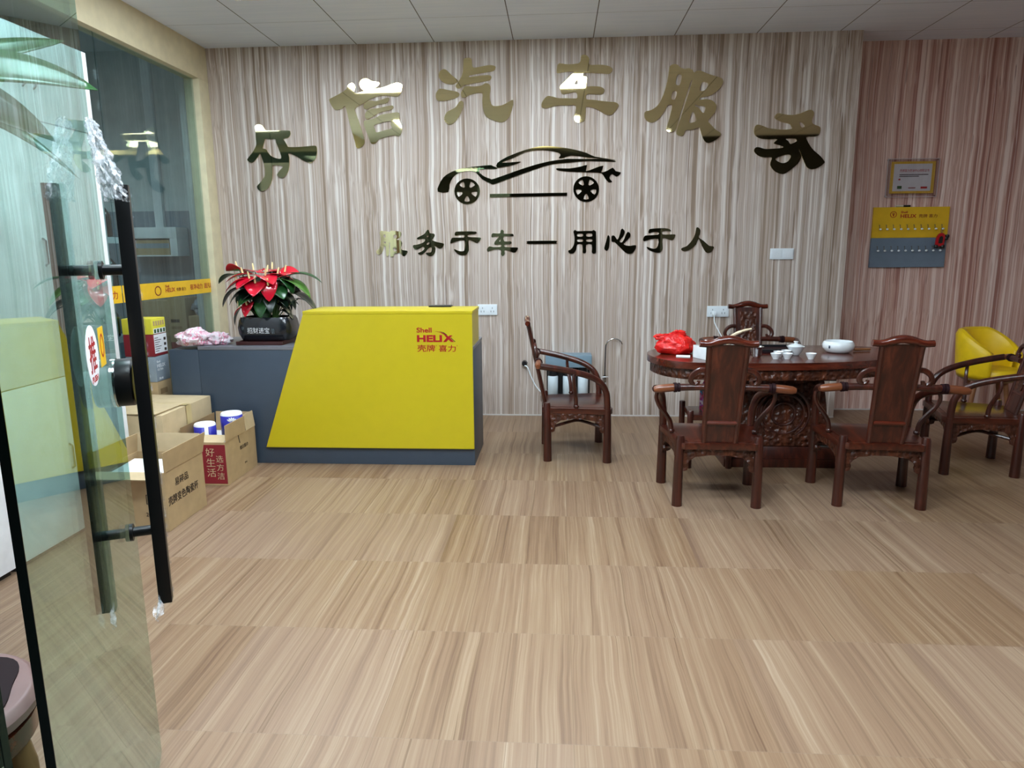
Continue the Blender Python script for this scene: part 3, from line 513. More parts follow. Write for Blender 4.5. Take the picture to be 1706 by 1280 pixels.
text('花开', (-2.022, 4.3435, .858), rX, uZ, .016, .02, 'oil_label', pot, 0)
text('富贵', (-1.825, 4.3405, .833), rX, uZ, .019, .034, 'oil_label', pot, 0)
obj('soil', MB().prism([[(p[0], p[1]) for p in rings[6]]], lambda u, v, d: (u, v, d), .895, .912), 'soil', an, smooth=0)
def leaf_mb(mb, base, yaw, pitch, L, Wd, droop=.5, fold=.18, heart=True, roll=0.):
    dy = Vector((cos(yaw), sin(yaw), 0)); sd = Vector((-sin(yaw), cos(yaw), 0)); upv = Vector((0, 0, 1))
    base = Vector(base)
    def fn(u, v):
        s = v*2-1
        w = (max(0, sin(pi*min(1, (u*.93+.07))**.72))**.75)*Wd/2
        if u > .97: w *= .3
        back = (.16*abs(s)*(1-u)**3) if heart else 0
        q = u-back; a = pitch-droop*q
        lx = L*q*cos(a); lz = L*q*sin(a)-abs(s)*0+fold*w*abs(s)*1.2
        p = base+dy*lx+upv*lz+sd*(w*s)
        if roll: p += upv*(w*s*roll)
        return p
    mb.grid(fn, 9, 6)
AC = Vector((-1.89, 4.46, .91))
def plant_leaf(yaw, reach, z, L, Wd, pitch, mat, droop=.9, roll=0.):
    tip = AC+Vector((cos(yaw)*reach, sin(yaw)*reach*.75, z-.91)); r0 = AC+Vector((cos(yaw)*.05, sin(yaw)*.04, 0))
    mb = MB(); leaf_mb(mb, tip, yaw, pitch, L, Wd, droop, roll=roll)
    lf = obj('leaf', mb, mat, an, solid=.0015)
    obj('leaf_stalk', MB().tube(smooth_loop([r0, r0.lerp(tip, .5)+Vector((0, 0, .02)), tip], 4, False), .0035, 6), 'stem_green', lf)
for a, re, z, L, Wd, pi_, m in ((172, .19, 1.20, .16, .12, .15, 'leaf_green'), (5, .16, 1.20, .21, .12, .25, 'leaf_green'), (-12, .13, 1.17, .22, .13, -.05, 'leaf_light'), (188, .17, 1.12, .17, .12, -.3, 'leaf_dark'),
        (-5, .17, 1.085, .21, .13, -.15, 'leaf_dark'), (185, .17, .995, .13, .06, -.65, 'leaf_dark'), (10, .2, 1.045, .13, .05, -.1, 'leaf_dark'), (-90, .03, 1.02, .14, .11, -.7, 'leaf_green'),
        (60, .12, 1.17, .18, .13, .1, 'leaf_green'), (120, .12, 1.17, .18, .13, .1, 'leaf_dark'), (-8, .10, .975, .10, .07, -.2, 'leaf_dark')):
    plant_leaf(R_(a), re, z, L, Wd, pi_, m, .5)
rl = random.Random(21)
for k in range(30):
    a = 2*pi*(k*.381966); z = 1.03+.16*(k/30); re = .04+.11*rl.random()+.03*(z-1.)
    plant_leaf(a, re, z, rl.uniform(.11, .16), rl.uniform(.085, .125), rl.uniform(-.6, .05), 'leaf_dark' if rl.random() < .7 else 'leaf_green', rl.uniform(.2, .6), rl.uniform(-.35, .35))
def flower(x, y, z, yaw, pitch, L, Wd, roll=0.):
    b = Vector((x, y, z)); mb = MB(); leaf_mb(mb, b, yaw, pitch, L, Wd, .35, roll=roll)
    f = obj('flower', mb, 'spathe_red', an, solid=.0018)
    dy = Vector((cos(yaw), sin(yaw), 0)); s0 = b+dy*(L*.25)+Vector((0, 0, L*.25*sin(pitch)+.004))
    obj('spadix', MB().tube([s0, s0+Vector((0, 0, .028))+dy*.006, s0+Vector((0, 0, .043))+dy*.010], [.006, .006, .004], 8), 'spadix', f)
    g = AC+Vector(((x+1.89)*.25, (y-4.46)*.25, 0))
    obj('flower_stalk', MB().tube(smooth_loop([g, g.lerp(b, .55)+Vector((0, 0, .02)), b+dy*.012-Vector((0, 0, .004))], 4, False), .0035, 6), 'stem_green', f)
for fx in ((-2.03, 4.42, 1.235, R_(165), .30, .12, .10, .5), (-2.00, 4.36, 1.17, R_(205), -.25, .13, .13, .1), (-1.97, 4.40, 1.205, R_(200), .05, .15, .14, 0), (-1.95, 4.46, 1.225, R_(140), .15, .13, .13, 0), (-1.92, 4.36, 1.185, R_(240), -.1, .15, .15, 0),
           (-1.89, 4.43, 1.215, R_(70), .1, .14, .14, 0), (-1.87, 4.37, 1.20, R_(-40), -.05, .14, .14, 0), (-1.90, 4.34, 1.165, R_(-80), -.35, .14, .14, 0), (-1.82, 4.335, 1.165, R_(-75), -.95, .13, .11, 0), (-1.83, 4.42, 1.20, R_(15), .1, .14, .13, 0),
           (-1.78, 4.43, 1.205, R_(15), .45, .12, .11, .5), (-1.86, 4.48, 1.23, R_(95), .2, .12, .12, 0), (-1.97, 4.37, 1.03, R_(-110), -.75, .1, .09, 0), (-2.02, 4.38, 1.0, R_(190), -.4, .08, .07, 0)):
    flower(*fx)
# crumpled plastic bag beside the plant
bg = thing('plastic_bag', 'pale pink printed plastic bag crumpled on the counter edge', 'bag', (-2.27, 4.30, .7645))
obj('bag_body', blob((-2.325, 4.315, .7655), (.115, .085, .06), 3.1, .35), 'bag_pink', bg)
obj('bag_neck', blob((-2.185, 4.35, .7655), (.085, .06, .045), 8.3, .45), 'bag_pink', bg)

# ------------------------------------------------------------------ cartons on the floor
def wobble_box(mb, x0, x1, y0, y1, z0, z1): return mb.box(x0, x1, y0, y1, z0, z1)
def open_walls(x0, x1, y0, y1, z0, z1, t=.005):
    return MB().prism([[(x0, y0), (x1, y0), (x1, y1), (x0, y1)], [(x0+t, y0+t), (x0+t, y1-t), (x1-t, y1-t), (x1-t, y0+t)]], lambda u, v, d: (u, v, d), z0+.004, z1).box(x0, x1, y0, y1, z0, z0+.0038)
def flap(name, a, b, out, up, length, mat, par, t=.004, skew=0.):
    """A hinged flap from edge a-b; out/up give its direction."""
    a, b = Vector(a), Vector(b); d = (Vector(out)+Vector(up)).normalized()*length; e = (b-a).normalized()*skew
    n = (b-a).cross(d).normalized()*t
    q = [a, b, b+d-e, a+d+e]
    return obj(name, MB().hexa([p for p in q], [p+n for p in q]), mat, par, smooth=0)
# big closed carton
c = thing('cardboard_box', 'largest closed tan carton taped shut, left of the counter', 'box', (-2.47, 3.93, 0))
obj('carton', MB().hexa([(-2.735, 3.65, .001), (-2.20, 3.65, .001), (-2.205, 4.225, .001), (-2.735, 4.225, .001)], [(-2.73, 3.655, .458), (-2.20, 3.655, .455), (-2.21, 4.23, .452), (-2.73, 4.23, .458)]), 'card_light', c, bevel=.004)
obj('tape', MB().box(-2.1995, -2.198, 3.91, 3.965, .33, .4555).box(-2.73, -2.1985, 3.91, 3.965, .4585, .4592), 'tape', c, smooth=0)
obj('lid_seam', MB().box(-2.725, -2.205, 3.9365, 3.9385, .4588, .4598), 'card_dark', c, smooth=0)
obj('lid_flap', MB().hexa([(-2.73, 3.66, .4595), (-2.23, 3.645, .4605), (-2.23, 3.93, .4585), (-2.73, 3.93, .4595)], [(-2.73, 3.66, .464), (-2.23, 3.645, .466), (-2.23, 3.93, .463), (-2.73, 3.93, .464)]), 'card_light', c, smooth=0)
# open carton in front with black printing
c = thing('cardboard_box', 'open brown carton with black Chinese printing and raised side flap, nearest the door', 'box', (-2.08, 3.3, 0))
X0, X1, Y0, Y1, Z1 = -2.255, -1.895, 3.115, 3.485, .300
obj('carton', open_walls(X0, X1, Y0, Y1, .001, Z1), 'card_brown', c, smooth=0)
flap('flap', (X1, Y0, Z1), (X1, Y1, Z1), (.10, 0, 0), (0, 0, 1), .105, 'card_brown', c, skew=-.02)
flap('flap', (X1-.01, Y0, Z1), (X0+.01, Y0, Z1), (0, -1, 0), (0, 0, -.05), .10, 'card_light', c)
flap('flap', (X0, Y1, Z1), (X0, Y0, Z1), (.12, 0, 0), (0, 0, 1), .10, 'card_brown', c)
flap('flap', (X1-.01, Y1, Z1), (X0+.01, Y1, Z1), (0, .05, 0), (0, 0, 1), .10, 'card_light', c)
px = X1+.0008
text('易碎品', (px, 3.20, .205), rY, uZ, .125, .042, 'letter_dark', c, .006)
text('壳牌变色陶瓷杯', (px, 3.128, .125), rY, uZ, .285, .046, 'letter_dark', c, .006)
fy = Y0-.0008
def frame(x, z, w, h, par): flat_shape([[(0, 0), (w, 0), (w, h), (0, h)], [(.004, .004), (.004, h-.004), (w-.004, h-.004), (w-.004, .004)]], (x, fy, z), rX, uZ, .0008, 'letter_dark', par, 'print')
frame(-1.955, .140, .034, .05, c); frame(-1.998, .140, .034, .05, c)
umb = [(.017+.012*cos(a), .022+.014*sin(a)) for a in [pi*k/8 for k in range(9)]]+[(.0185, .022), (.0185, .010), (.012, .010), (.012, .013), (.0155, .013), (.0155, .022)]
flat_shape([umb], (-1.955, fy, .140), rX, uZ, .0008, 'letter_dark', c, 'print')
flat_shape([[(.008, .04), (.026, .04), (.026, .028), (.019, .02), (.019, .012), (.025, .008), (.009, .008), (.015, .012), (.015, .02), (.008, .028)]], (-1.998, fy, .140), rX, uZ, .0008, 'letter_dark', c, 'print')
text('20 PCS', (-2.005, fy, .078), rX, uZ, .078, .02, 'letter_dark', c, .006)
pf = tag(obj('paper_sheet', MB().hexa([(-2.23, 3.16, .262), (-1.94, 3.15, .268), (-1.95, 3.38, .285), (-2.22, 3.40, .28)], [(-2.23, 3.16, .266), (-1.94, 3.15, .272), (-1.95, 3.38, .289), (-2.22, 3.40, .284)]), 'paper_white', smooth=0), 'white packing sheet lying inside the open printed carton', 'paper')
# red-fronted carton with two kitchen rolls
c = thing('cardboard_box', 'open carton with a dark red front and white writing, beside the counter', 'box', (-2.07, 4.0, 0))
X0, X1, Y0, Y1, Z1 = -2.185, -1.925, 3.80, 4.205, .262
obj('carton', open_walls(X0, X1, Y0, Y1, .001, Z1), 'card_brown', c, smooth=0)
obj('red_front', MB().box(X0, X1-.002, Y0-.0015, Y0-.0003, .012, Z1-.014), 'card_red', c, smooth=0)
flap('flap', (X1, Y0+.005, Z1), (X1, 4.06, Z1), (.02, 0, 0), (0, 0, 1), .098, 'card_brown', c)
flap('flap', (X1, 4.075, Z1), (X1, Y1, Z1), (-.12, 0, 0), (0, 0, 1), .10, 'card_light', c)
flap('flap', (X0, Y1, Z1), (X0, Y0, Z1), (.05, 0, 0), (0, 0, 1), .085, 'card_dark', c)
flap('flap', (X1-.008, Y0, Z1), (X0+.008, Y0, Z1), (0, .9, 0), (0, 0, .35), .075, 'card_light', c)
flap('flap', (X0+.01, Y1, Z1), (X1-.01, Y1, Z1), (0, .1, 0), (0, 0, .9), .09, 'card_brown', c)
ry = Y0-.0017
for k, ch in enumerate('好生活'): text(ch, (-2.045, ry, .178-.062*k), rX, uZ, .052, .05, 'card_light', c, -.005)
for k, ch in enumerate('选方洁'): text(ch, (-1.985, ry, .142-.052*k), rX, uZ, .042, .042, 'card_light', c, -.005)
px = X1+.0008
obj('print', MB().box(px, px+.0008, 3.86, 3.872, .29, .335), 'letter_dark', c, smooth=0)
for k in range(5): obj('print', MB().box(px, px+.0006, 3.885, 3.965, .292+.0088*k, .295+.0088*k), 'card_red', c, smooth=0)
text('维达纸巾', (px, 3.98, .165), rY, uZ, .11, .026, 'letter_dark', c, 0)
text('2×6', (px, 4.03, .065), rY, uZ, .03, .012, 'letter_dark', c, 0)
obj('handle_hole', MB().tube([(px, 3.97, .27), (px, 3.975, .24), (px, 3.985, .21)], .004, 6, flat=.5), 'letter_dark', c)
def kitchen_roll(x, y, z, r, h, label, yaw):
    t = thing('paper_roll', label, 'paper roll', (x, y, z), yaw, 'blue kitchen rolls')
    obj('paper', MB().lathe([(.020, h*.3), (.020, h-.006), (.024, h), (r-.006, h), (r-.001, h-.006), (r-.001, .003), (r-.006, 0), (.02, 0), (.02, h*.3)], 32), 'paper_white', t, local=True)
    n = 32
    def strip(a0, a1, z0, z1, rr_): return MB().grid(lambda u, v: (rr_*cos(a0+(a1-a0)*u), rr_*sin(a0+(a1-a0)*u), z0+(z1-z0)*v), 24, 1)
    obj('wrapper', strip(-.985*pi, .9*pi, .004, h-.014, r), 'roll_blue', t, local=True, solid=.0006)
    e = []
    def ring(a, z): return ((r+.0012)*cos(a), (r+.0012)*sin(a), z)
    return t, ring
t1, rg = kitchen_roll(-2.105, 3.93, .208, .062, .138, 'blue wrapped kitchen roll nearer the camera, in the red-fronted carton', R_(-228))
t2, rg = kitchen_roll(-2.0, 4.06, .245, .064, .138, 'blue wrapped kitchen roll with a white petal emblem, towards the counter', R_(-58))
for k in range(5):
    a = R_(-50+25*k); mb = MB()
    def petal(u, v, a=a):
        w = .011*sin(pi*v)**.7*(u-.5); s = .008+.026*v
        x = s*sin(a)+w*cos(a); z = s*cos(a)-w*sin(a)
        ang = x/.064
        return (.0652*cos(ang-.12), .0652*sin(ang-.12), .085+z)
    obj('emblem_petal', mb.grid(petal, 2, 6), 'paper_white', t2, local=True, solid=.0005)
cu = text('Vinda', (-2.035, 3.9935, .304), rX, uZ, .05, .018, 'paper_white', t2, .02)
me = cu.data        # wrap the word round the roll (local axes, facing the camera)
for v in me.vertices:
    w = t2.matrix_basis.to_3x3() @ Vector((0, 0, 0)); x = v.co.x+.012; z = v.co.z
    ang = x/.064; v.co = Vector((.0654*cos(ang-.1), .0654*sin(ang-.1), z))
tag(obj('paper_pack', MB().box(-2.18, -1.935, 4.0, 4.20, .12, .235), 'paper_white', bevel=.012), 'white paper pack lying in the red-fronted carton below the rolls', 'paper')

# ------------------------------------------------------------------ stack of oil cartons left of the counter
SX = -2.56       # face of the stack turned to the room
def oil_box(z0, z1, dy, name_mat, label, extra):
    t = thing('oil_carton', label, 'box', (-2.65, 4.3, z0), 0, 'stack of oil cartons by the partition')
    obj('carton', MB().box(-2.755, SX, 4.243+dy, 4.40+dy, z0+.001, z1), name_mat, t, bevel=.003)
    extra(t, SX)
def spr(t, nm, y0, y1, z0, z1, mat, d=.0008): obj(nm, MB().box(SX-.0005, SX+d, y0, y1, z0, z1), mat, t, smooth=0)
def e_yellow(t, x):
    spr(t, 'print_panel', 4.258, 4.395, .842, .874, 'label_white')
    for k in range(4): spr(t, 'print', 4.264+.034*k, 4.286+.034*k, .846, .870, 'leaf_green', .0014)
    for k in range(5): spr(t, 'print', 4.262+.026*k, 4.278+.026*k, .892, .922, 'card_brown')
def e_white(t, x):
    spr(t, 'label', 4.254, 4.398, .716, .836, 'label_white')
    for k in range(7): spr(t, 'print', 4.26, 4.30+.016*(k % 3), .728+.014*k, .732+.014*k, 'letter_dark', .0014)
    for k in range(3): spr(t, 'print', 4.362, 4.386, .724+.034*k, .742+.034*k, 'letter_dark', .0014)
def e_grey(t, x):
    x = SX+.0005
    text('Shell', (x, 4.258, .655), rY, uZ, .04, .014, 'label_white', t, .01); text('HELIX', (x, 4.258, .625), rY, uZ, .095, .022, 'label_white', t, .02)
    text('ULTRA', (x, 4.26, .604), rY, uZ, .065, .014, 'label_white', t, .01); text('5W-40', (x, 4.27, .545), rY, uZ, .045, .014, 'label_white', t, .02)
def e_brown(t, x): spr(t, 'print', 4.27, 4.35, .45, .485, 'card_dark')
oil_box(.0, .26, .0, 'card_brown', 'plain brown carton at the bottom of the oil carton stack', lambda t, x: None)
oil_box(.26, .532, .002, 'card_brown', 'brown carton under the grey one in the oil carton stack', e_brown)
oil_box(.533, .696, .001, 'card_grey', 'grey oil carton with small white lettering in the middle of the stack', e_grey)
oil_box(.697, .838, .0, 'card_red', 'dark red carton with a big white label, second from the top of the stack', e_white)
oil_box(.839, .939, -.001, 'card_yellow', 'yellow-green carton on top of the stack beside the counter', e_yellow)

# ------------------------------------------------------------------ store room: shelf of oil bottles, cartons, wall box
sh = thing('bottle_shelf', 'white shelf of black oil bottles behind the glass partition', 'shelf', (-3.4, 4.65, 0))
for x in (-3.97, -2.96):
    for y in (4.452, 4.728): obj('post', MB().box(x, x+.025, y, y+.025, 0, 1.76), 'white_laminate', sh, smooth=0)
LV = (.14, .46, .79, 1.12, 1.455)
for z in LV: obj('shelf_board', MB().box(-3.944, -2.961, 4.478, 4.727, z-.04, z), 'white_laminate', sh, smooth=0)
def oil_bottle(): 
    t = thing('oil_bottle', '', 'bottle', (0, 0, 0), 0, 'black oil bottles on the store room shelf')
    prof = [(.0, 0), (.055, 0), (.06, .008), (.06, .13), (.057, .15), (.03, .19), (.018, .2), (.018, .215)]
    obj('bottle_body', MB().lathe(prof, 14, sx=1., sy=.75), 'oil_black', t, local=True)
    obj('cap', MB().lathe([(.021, .2155), (.021, .243), (.017, .247), (0, .247)], 12), 'oil_cap', t, local=True)
    obj('label', MB().grid(lambda u, v: (.0606*cos(-2.5+1.86*u), .0459*sin(-2.5+1.86*u), .03+.085*v), 8, 1), 'oil_label', t, local=True)
    return t
ob = None
names = {.14: 'lowest', .46: 'second lowest', .79: 'third', 1.12: 'fourth', 1.455: 'highest'}
for z in LV:
    for k in range(4):
        lab = f'black oil bottle on the {names[z]} shelf board behind the glass, number {k+1} from the right end' if False else f'black oil bottle with grey label, {("at the right end", "second from the right end", "third from the right end", "fourth from the right end")[k]} of the {names[z]} board'
        x = -3.035-.135*k
        if ob is None: ob = oil_bottle(); ob.location = (x, 4.58, z); ob['label'] = lab
        else: dup(ob, (x, 4.58+RND.uniform(-.03, .03), z+.0005), RND.uniform(-.15, .15), lab)
def store_box(x0, x1, y0, z0, z1, mat, label, printed=True):
    t = thing('store_carton', label, 'box', ((x0+x1)/2, y0, z0), 0, 'cartons stacked in the store room')
    obj('carton', MB().box(x0, x1, y0, y0+.28, z0+.0005, z1), mat, t, bevel=.003)
    if printed:
        w = x1-x0; h = z1-z0
        obj('print', MB().box(x0+w*.12, x0+w*.6, y0-.001, y0+.0003, z0+h*.45, z0+h*.52), 'letter_dark', t, smooth=0)
        obj('print', MB().box(x0+w*.12, x0+w*.7, y0-.001, y0+.0003, z0+h*.3, z0+h*.36), 'card_dark', t, smooth=0)
store_box(-3.70, -3.46, 6.02, 0, .31, 'card_dark', 'lowest dark carton of the left store room pile'); store_box(-3.71, -3.465, 6.02, .31, .62, 'card_dark', 'middle dark carton of the left store room pile'); store_box(-3.70, -3.46, 6.02, .62, .93, 'card_brown', 'top carton of the left store room pile, behind the yellow oil carton')
store_box(-3.455, -3.285, 6.0, 0, .28, 'card_red', 'reddish carton at the bottom of the middle store room pile', False); store_box(-3.45, -3.29, 6.0, .28, .565, 'card_red', 'reddish carton low in the middle store room pile', False); store_box(-3.455, -3.29, 6.0, .565, .957, 'card_brown', 'tall printed carton on the middle store room pile')
store_box(-3.275, -3.125, 6.0, 0, .3, 'card_brown', 'lowest carton of the third store room pile', False); store_box(-3.275, -3.125, 6.0, .3, .55, 'card_light', 'middle carton of the third store room pile'); store_box(-3.27, -3.125, 6.0, .55, .80, 'card_brown', 'printed carton under the clear bag in the store room')
store_box(-3.115, -2.965, 6.0, 0, .35, 'card_dark', 'lowest carton beside the partition post', False); store_box(-3.115, -2.965, 6.0, .35, .60, 'card_light', 'middle carton beside the partition post'); store_box(-3.115, -2.965, 6.0, .60, .80, 'card_brown', 'top carton beside the partition post')
tag(obj('clear_bag', blob((-3.14, 6.13, .801), (.14, .12, .10), 5.2, .3), 'bag_clear'), 'bluish clear plastic bag on the store room cartons', 'bag')
store_box(-3.32, -2.99, 6.31, 0, 1.215, 'store_wall', 'tall pale carton standing at the back wall of the store room', False)
wb = thing('wall_cabinet', 'white open-fronted box fixed under the conduit on the store room wall', 'cabinet', (-3.77, 6.6, 1.45))
obj('top_panel', MB().box(-4.04, -3.53, 6.40, 6.612, 1.485, 1.586), 'white_laminate', wb, bevel=.003)
obj('side_panel', MB().hexa([(-3.60, 6.40, 1.32), (-3.53, 6.40, 1.32), (-3.53, 6.612, 1.32), (-3.60, 6.612, 1.32)], [(-3.60, 6.40, 1.4848), (-3.53, 6.40, 1.4848), (-3.53, 6.612, 1.4848), (-3.60, 6.612, 1.4848)]), 'white_laminate', wb, bevel=.002)
obj('side_panel', MB().box(-4.04, -4.02, 6.40, 6.612, 1.32, 1.4848), 'white_laminate', wb, smooth=0)
obj('bottom_panel', MB().box(-4.019, -3.601, 6.40, 6.612, 1.32, 1.332), 'white_laminate', wb, smooth=0)
store_c = thing('parcel', 'brown carton with a grey stripe inside the white wall box', 'box', (-3.8, 6.5, 1.3325))
obj('carton', MB().box(-4.0, -3.62, 6.42, 6.60, 1.333, 1.47), 'card_brown', store_c, smooth=0)
obj('stripe', MB().box(-4.0, -3.62, 6.4185, 6.4198, 1.395, 1.44), 'card_grey', store_c, smooth=0)

# ------------------------------------------------------------------ white cabinets in front of the partition, seen through the door
for k, (y0, y1, lab) in enumerate(((2.65, 3.50, 'tall white cabinet unit nearest the cartons, seen through the door'), (1.79, 2.64, 'tall white cabinet unit in the middle of the row, behind the plant'), (.93, 1.78, 'tall white cabinet unit nearest the entrance'))):
    t = thing('storage_cabinet', lab, 'cabinet', (-2.54, (y0+y1)/2, 0), 0, 'row of tall white cabinets')
    obj('body', MB().box(-2.775, -2.32, y0, y1, .02, 2.31), 'white_laminate', t, bevel=.002)
    obj('plinth', MB().box(-2.77, -2.325, y0+.01, y1-.01, 0, .02), 'black_plastic', t, smooth=0)
    ym = (y0+y1)/2
    for a, b in ((y0+.002, ym-.0015), (ym+.0015, y1-.002)):
        for z0, z1 in ((.03, .78), (.785, 1.922), (1.927, 2.305)):
            d = obj('door', MB().box(-2.3195, -2.30, a, b, z0, z1), 'white_laminate', t, bevel=.0015)
            hy = b-.03 if b < ym else a+.03
            obj('handle', MB().tube([(-2.2995, hy, (z0+z1)/2-.06), (-2.285, hy, (z0+z1)/2-.05), (-2.285, hy, (z0+z1)/2+.05), (-2.2995, hy, (z0+z1)/2+.06)], .005, 6), 'steel', d)

# ------------------------------------------------------------------ rosewood tea chairs
def make_chair():
    t = thing('tea_chair', '', 'chair', (0, 0, 0), 0, 'rosewood tea chairs round the table')
    O = lambda nm, mb, m='rosewood', par=t, **k: obj(nm, mb, m, par, local=True, **k)
    seat = [(-.205, -.215), (.205, -.215), (.262, .205), (-.262, .205)]
    so = smooth_loop([(x, y, 0) for x, y in [(-.205, -.21), (-.1, -.218), (.1, -.218), (.205, -.21), (.234, 0), (.262, .2), (.12, .212), (-.12, .212), (-.262, .2), (-.234, 0)]], 3)
    O('seat', MB().prism([[(p[0], p[1]) for p in so]], lambda u, v, d: (u, v, d), .318, .352), 'rosewood_flat', bevel=.008)
    O('seat_inlay', MB().prism([[(p[0]*.84, p[1]*.84) for p in so]], lambda u, v, d: (u, v, d), .3522, .3545), 'rosewood_flat', bevel=.0015)
    for s in (-1, 1):
        O('leg', MB().tube([(s*.205, -.193, 0), (s*.204, -.194, .2), (s*.2, -.197, .372), (s*.2, -.197, .386)], [.028, .025, .0225, .018], 12))
        O('leg', MB().tube([(s*.247, .187, 0), (s*.246, .186, .2), (s*.246, .184, .345)], [.029, .0255, .023], 12))
        arm = smooth_loop([(s*.246, .184, .345), (s*.247, .182, .40), (s*.252, .172, .465), (s*.262, .135, .525), (s*.28, .06, .570), (s*.305, -.06, .606), (s*.328, -.18, .632), (s*.338, -.245, .643)], 4, False)
        a = O('arm', MB().tube(arm, [.021]*8+[.020]*(len(arm)-8), 12))
        O('arm_tip', MB().tube(smooth_loop([(s*.25, -.252, .652), (s*.30, -.256, .648), (s*.35, -.258, .642)], 3, False), [.0205, .021, .0215, .0215, .021, .019, .014], 12), 'tawny_tip', a)
        O('collar', MB().tube([(s*.235, -.251, .6525), (s*.25, -.252, .652)], .0255, 12).tube([(s*.218, -.251, .653), (s*.23, -.251, .6525)], .0235, 12), 'stool_dark', a)
        O('arm_rail', MB().tube(smooth_loop([(s*.085, -.252, .655), (s*.15, -.252, .655), (s*.225, -.2515, .653)], 3, False), [.017]*3+[.018]*2+[.019]*2, 10))
        sp = O('arm_post', MB().tube(smooth_loop([(s*.306, -.035, .592), (s*.312, -.035, .555), (s*.296, -.03, .51), (s*.258, -.022, .46), (s*.232, -.015, .415), (s*.223, -.012, .357)], 4, False), [.0105]*4+[.011]*5+[.0125]*6+[.0135]*6, 8))
        O('foot_knob', MB().lathe([(.013, 0), (.018, .006), (.018, .014), (.013, .02)], 10, (s*.223, -.012, .3545)), 'rosewood', sp)
        O('ear', MB().tube(smooth_loop([(s*.088, -.272, .745), (s*.125, -.271, .745), (s*.158, -.268, .722), (s*.168, -.262, .69), (s*.150, -.257, .668), (s*.132, -.258, .676), (s*.128, -.26, .69)], 3, False), [.014]*10+[.013]*3+[.012]*3+[.010]*3, 8, flat=.8))
    # splat: leaning back, y runs from -.205 at the seat to -.315 on top
    yz = lambda z: -.203-.115*((z-.352)/.54)**1.0 if z > .352 else -.203
    zs = [.352+.53*k/8 for k in range(9)]
    for s in (-1, 1):
        O('back_stile', MB().tube([(s*(.079+.013*k/8), yz(z), z) for k, z in enumerate(zs)], .0135, 8, flat=1.1))
    def plank(w0, w1, z0, z1, y0, y1):
        mb = MB(); n = 8
        for k in range(n+1):
            t_ = k/n; w = w0+(w1-w0)*t_; z = z0+(z1-z0)*t_
            mb.v += [(-w, yz(z)+y0, z), (w, yz(z)+y0, z), (w, yz(z)+y1, z), (-w, yz(z)+y1, z)]
        mb.f = [(4*k+i, 4*k+(i+1) % 4, 4*k+4+(i+1) % 4, 4*k+4+i) for k in range(n) for i in range(4)]+[(3, 2, 1, 0), (4*n, 4*n+1, 4*n+2, 4*n+3)]
        return mb
    O('splat', plank(.074, .087, .3525, .88, -.004, .006), 'rosewood')
    O('splat_panel', plank(.048, .058, .49, .85, .0065, .011), 'rosewood_carved')
    O('cross_rail', MB().tube([(-.076, yz(.465)-.004, .465), (.076, yz(.465)-.004, .465)], .012, 8), 'rosewood_long')
    rail = smooth_loop([(-.14, -.318, .886), (-.095, -.318, .884), (-.05, -.319, .897), (0, -.32, .906), (.05, -.319, .897), (.095, -.318, .884), (.14, -.318, .886)], 4, False)
    O('top_rail', MB().tube(rail, [.017]*4+[.0185]*4+[.021]*9+[.0185]*4+[.017]*4, 12), 'rosewood_long')
    def apron(a, b):
        a, b = Vector(a), Vector(b); L = (b-a).length; ex = (b-a)/L
        low = [(0.018, .318), (.018, .195), (.030, .192), (.046, .2), (.052, .222), (.047, .236), (.058, .252), (.072, .262), (.085, .272), (.12, .276), (.16, .282)]
        lp = low+[(L-u, z) for u, z in low[::-1]]
        nrm = Vector((-ex.y, ex.x, 0))
        O('apron', MB().prism([lp], lambda u, v, d: a+ex*u+nrm*d+Vector((0, 0, v)), -.007, .007), 'rosewood_carved', smooth=0)
    apron((-.204, -.194, 0), (.204, -.194, 0)); apron((-.246, .186, 0), (.246, .186, 0))
    for s in (-1, 1): apron((s*.204, -.194, 0), (s*.246, .186, 0))
    for s in (-1, 1):
        O('stretcher', MB().tube(smooth_loop([(s*.206, -.17, .225), (s*.16, -.06, .245), (s*.15, 0, .255), (s*.16, .06, .245), (s*.24, .165, .225)], 4, False), .010, 8))
    return t
ch = make_chair()
def put_chair(x, y, deg, label, first=False, sc=1.):
    if first: ch.location = (x, y, 0); ch.rotation_euler = (0, 0, R_(deg)); ch['label'] = label; return ch
    return dup(ch, (x, y, 0), R_(deg), label, sc)
put_chair(.85, 3.775, -2, 'rosewood tea chair with its back to the camera in front of the red bag', True)
put_chair(1.706, 3.797, -5.5, 'rosewood tea chair with its back to the camera at the right front of the table')
put_chair(.121, 4.585, -87, 'rosewood tea chair seen side-on, standing alone in front of the water purifier')
put_chair(2.564, 4.386, 76.4, 'rosewood tea chair at the right edge, turned to face the table')
put_chair(1.433, 5.06, 180, 'rosewood tea chair behind the table, facing the camera with its back to the wall', False, 1.035)

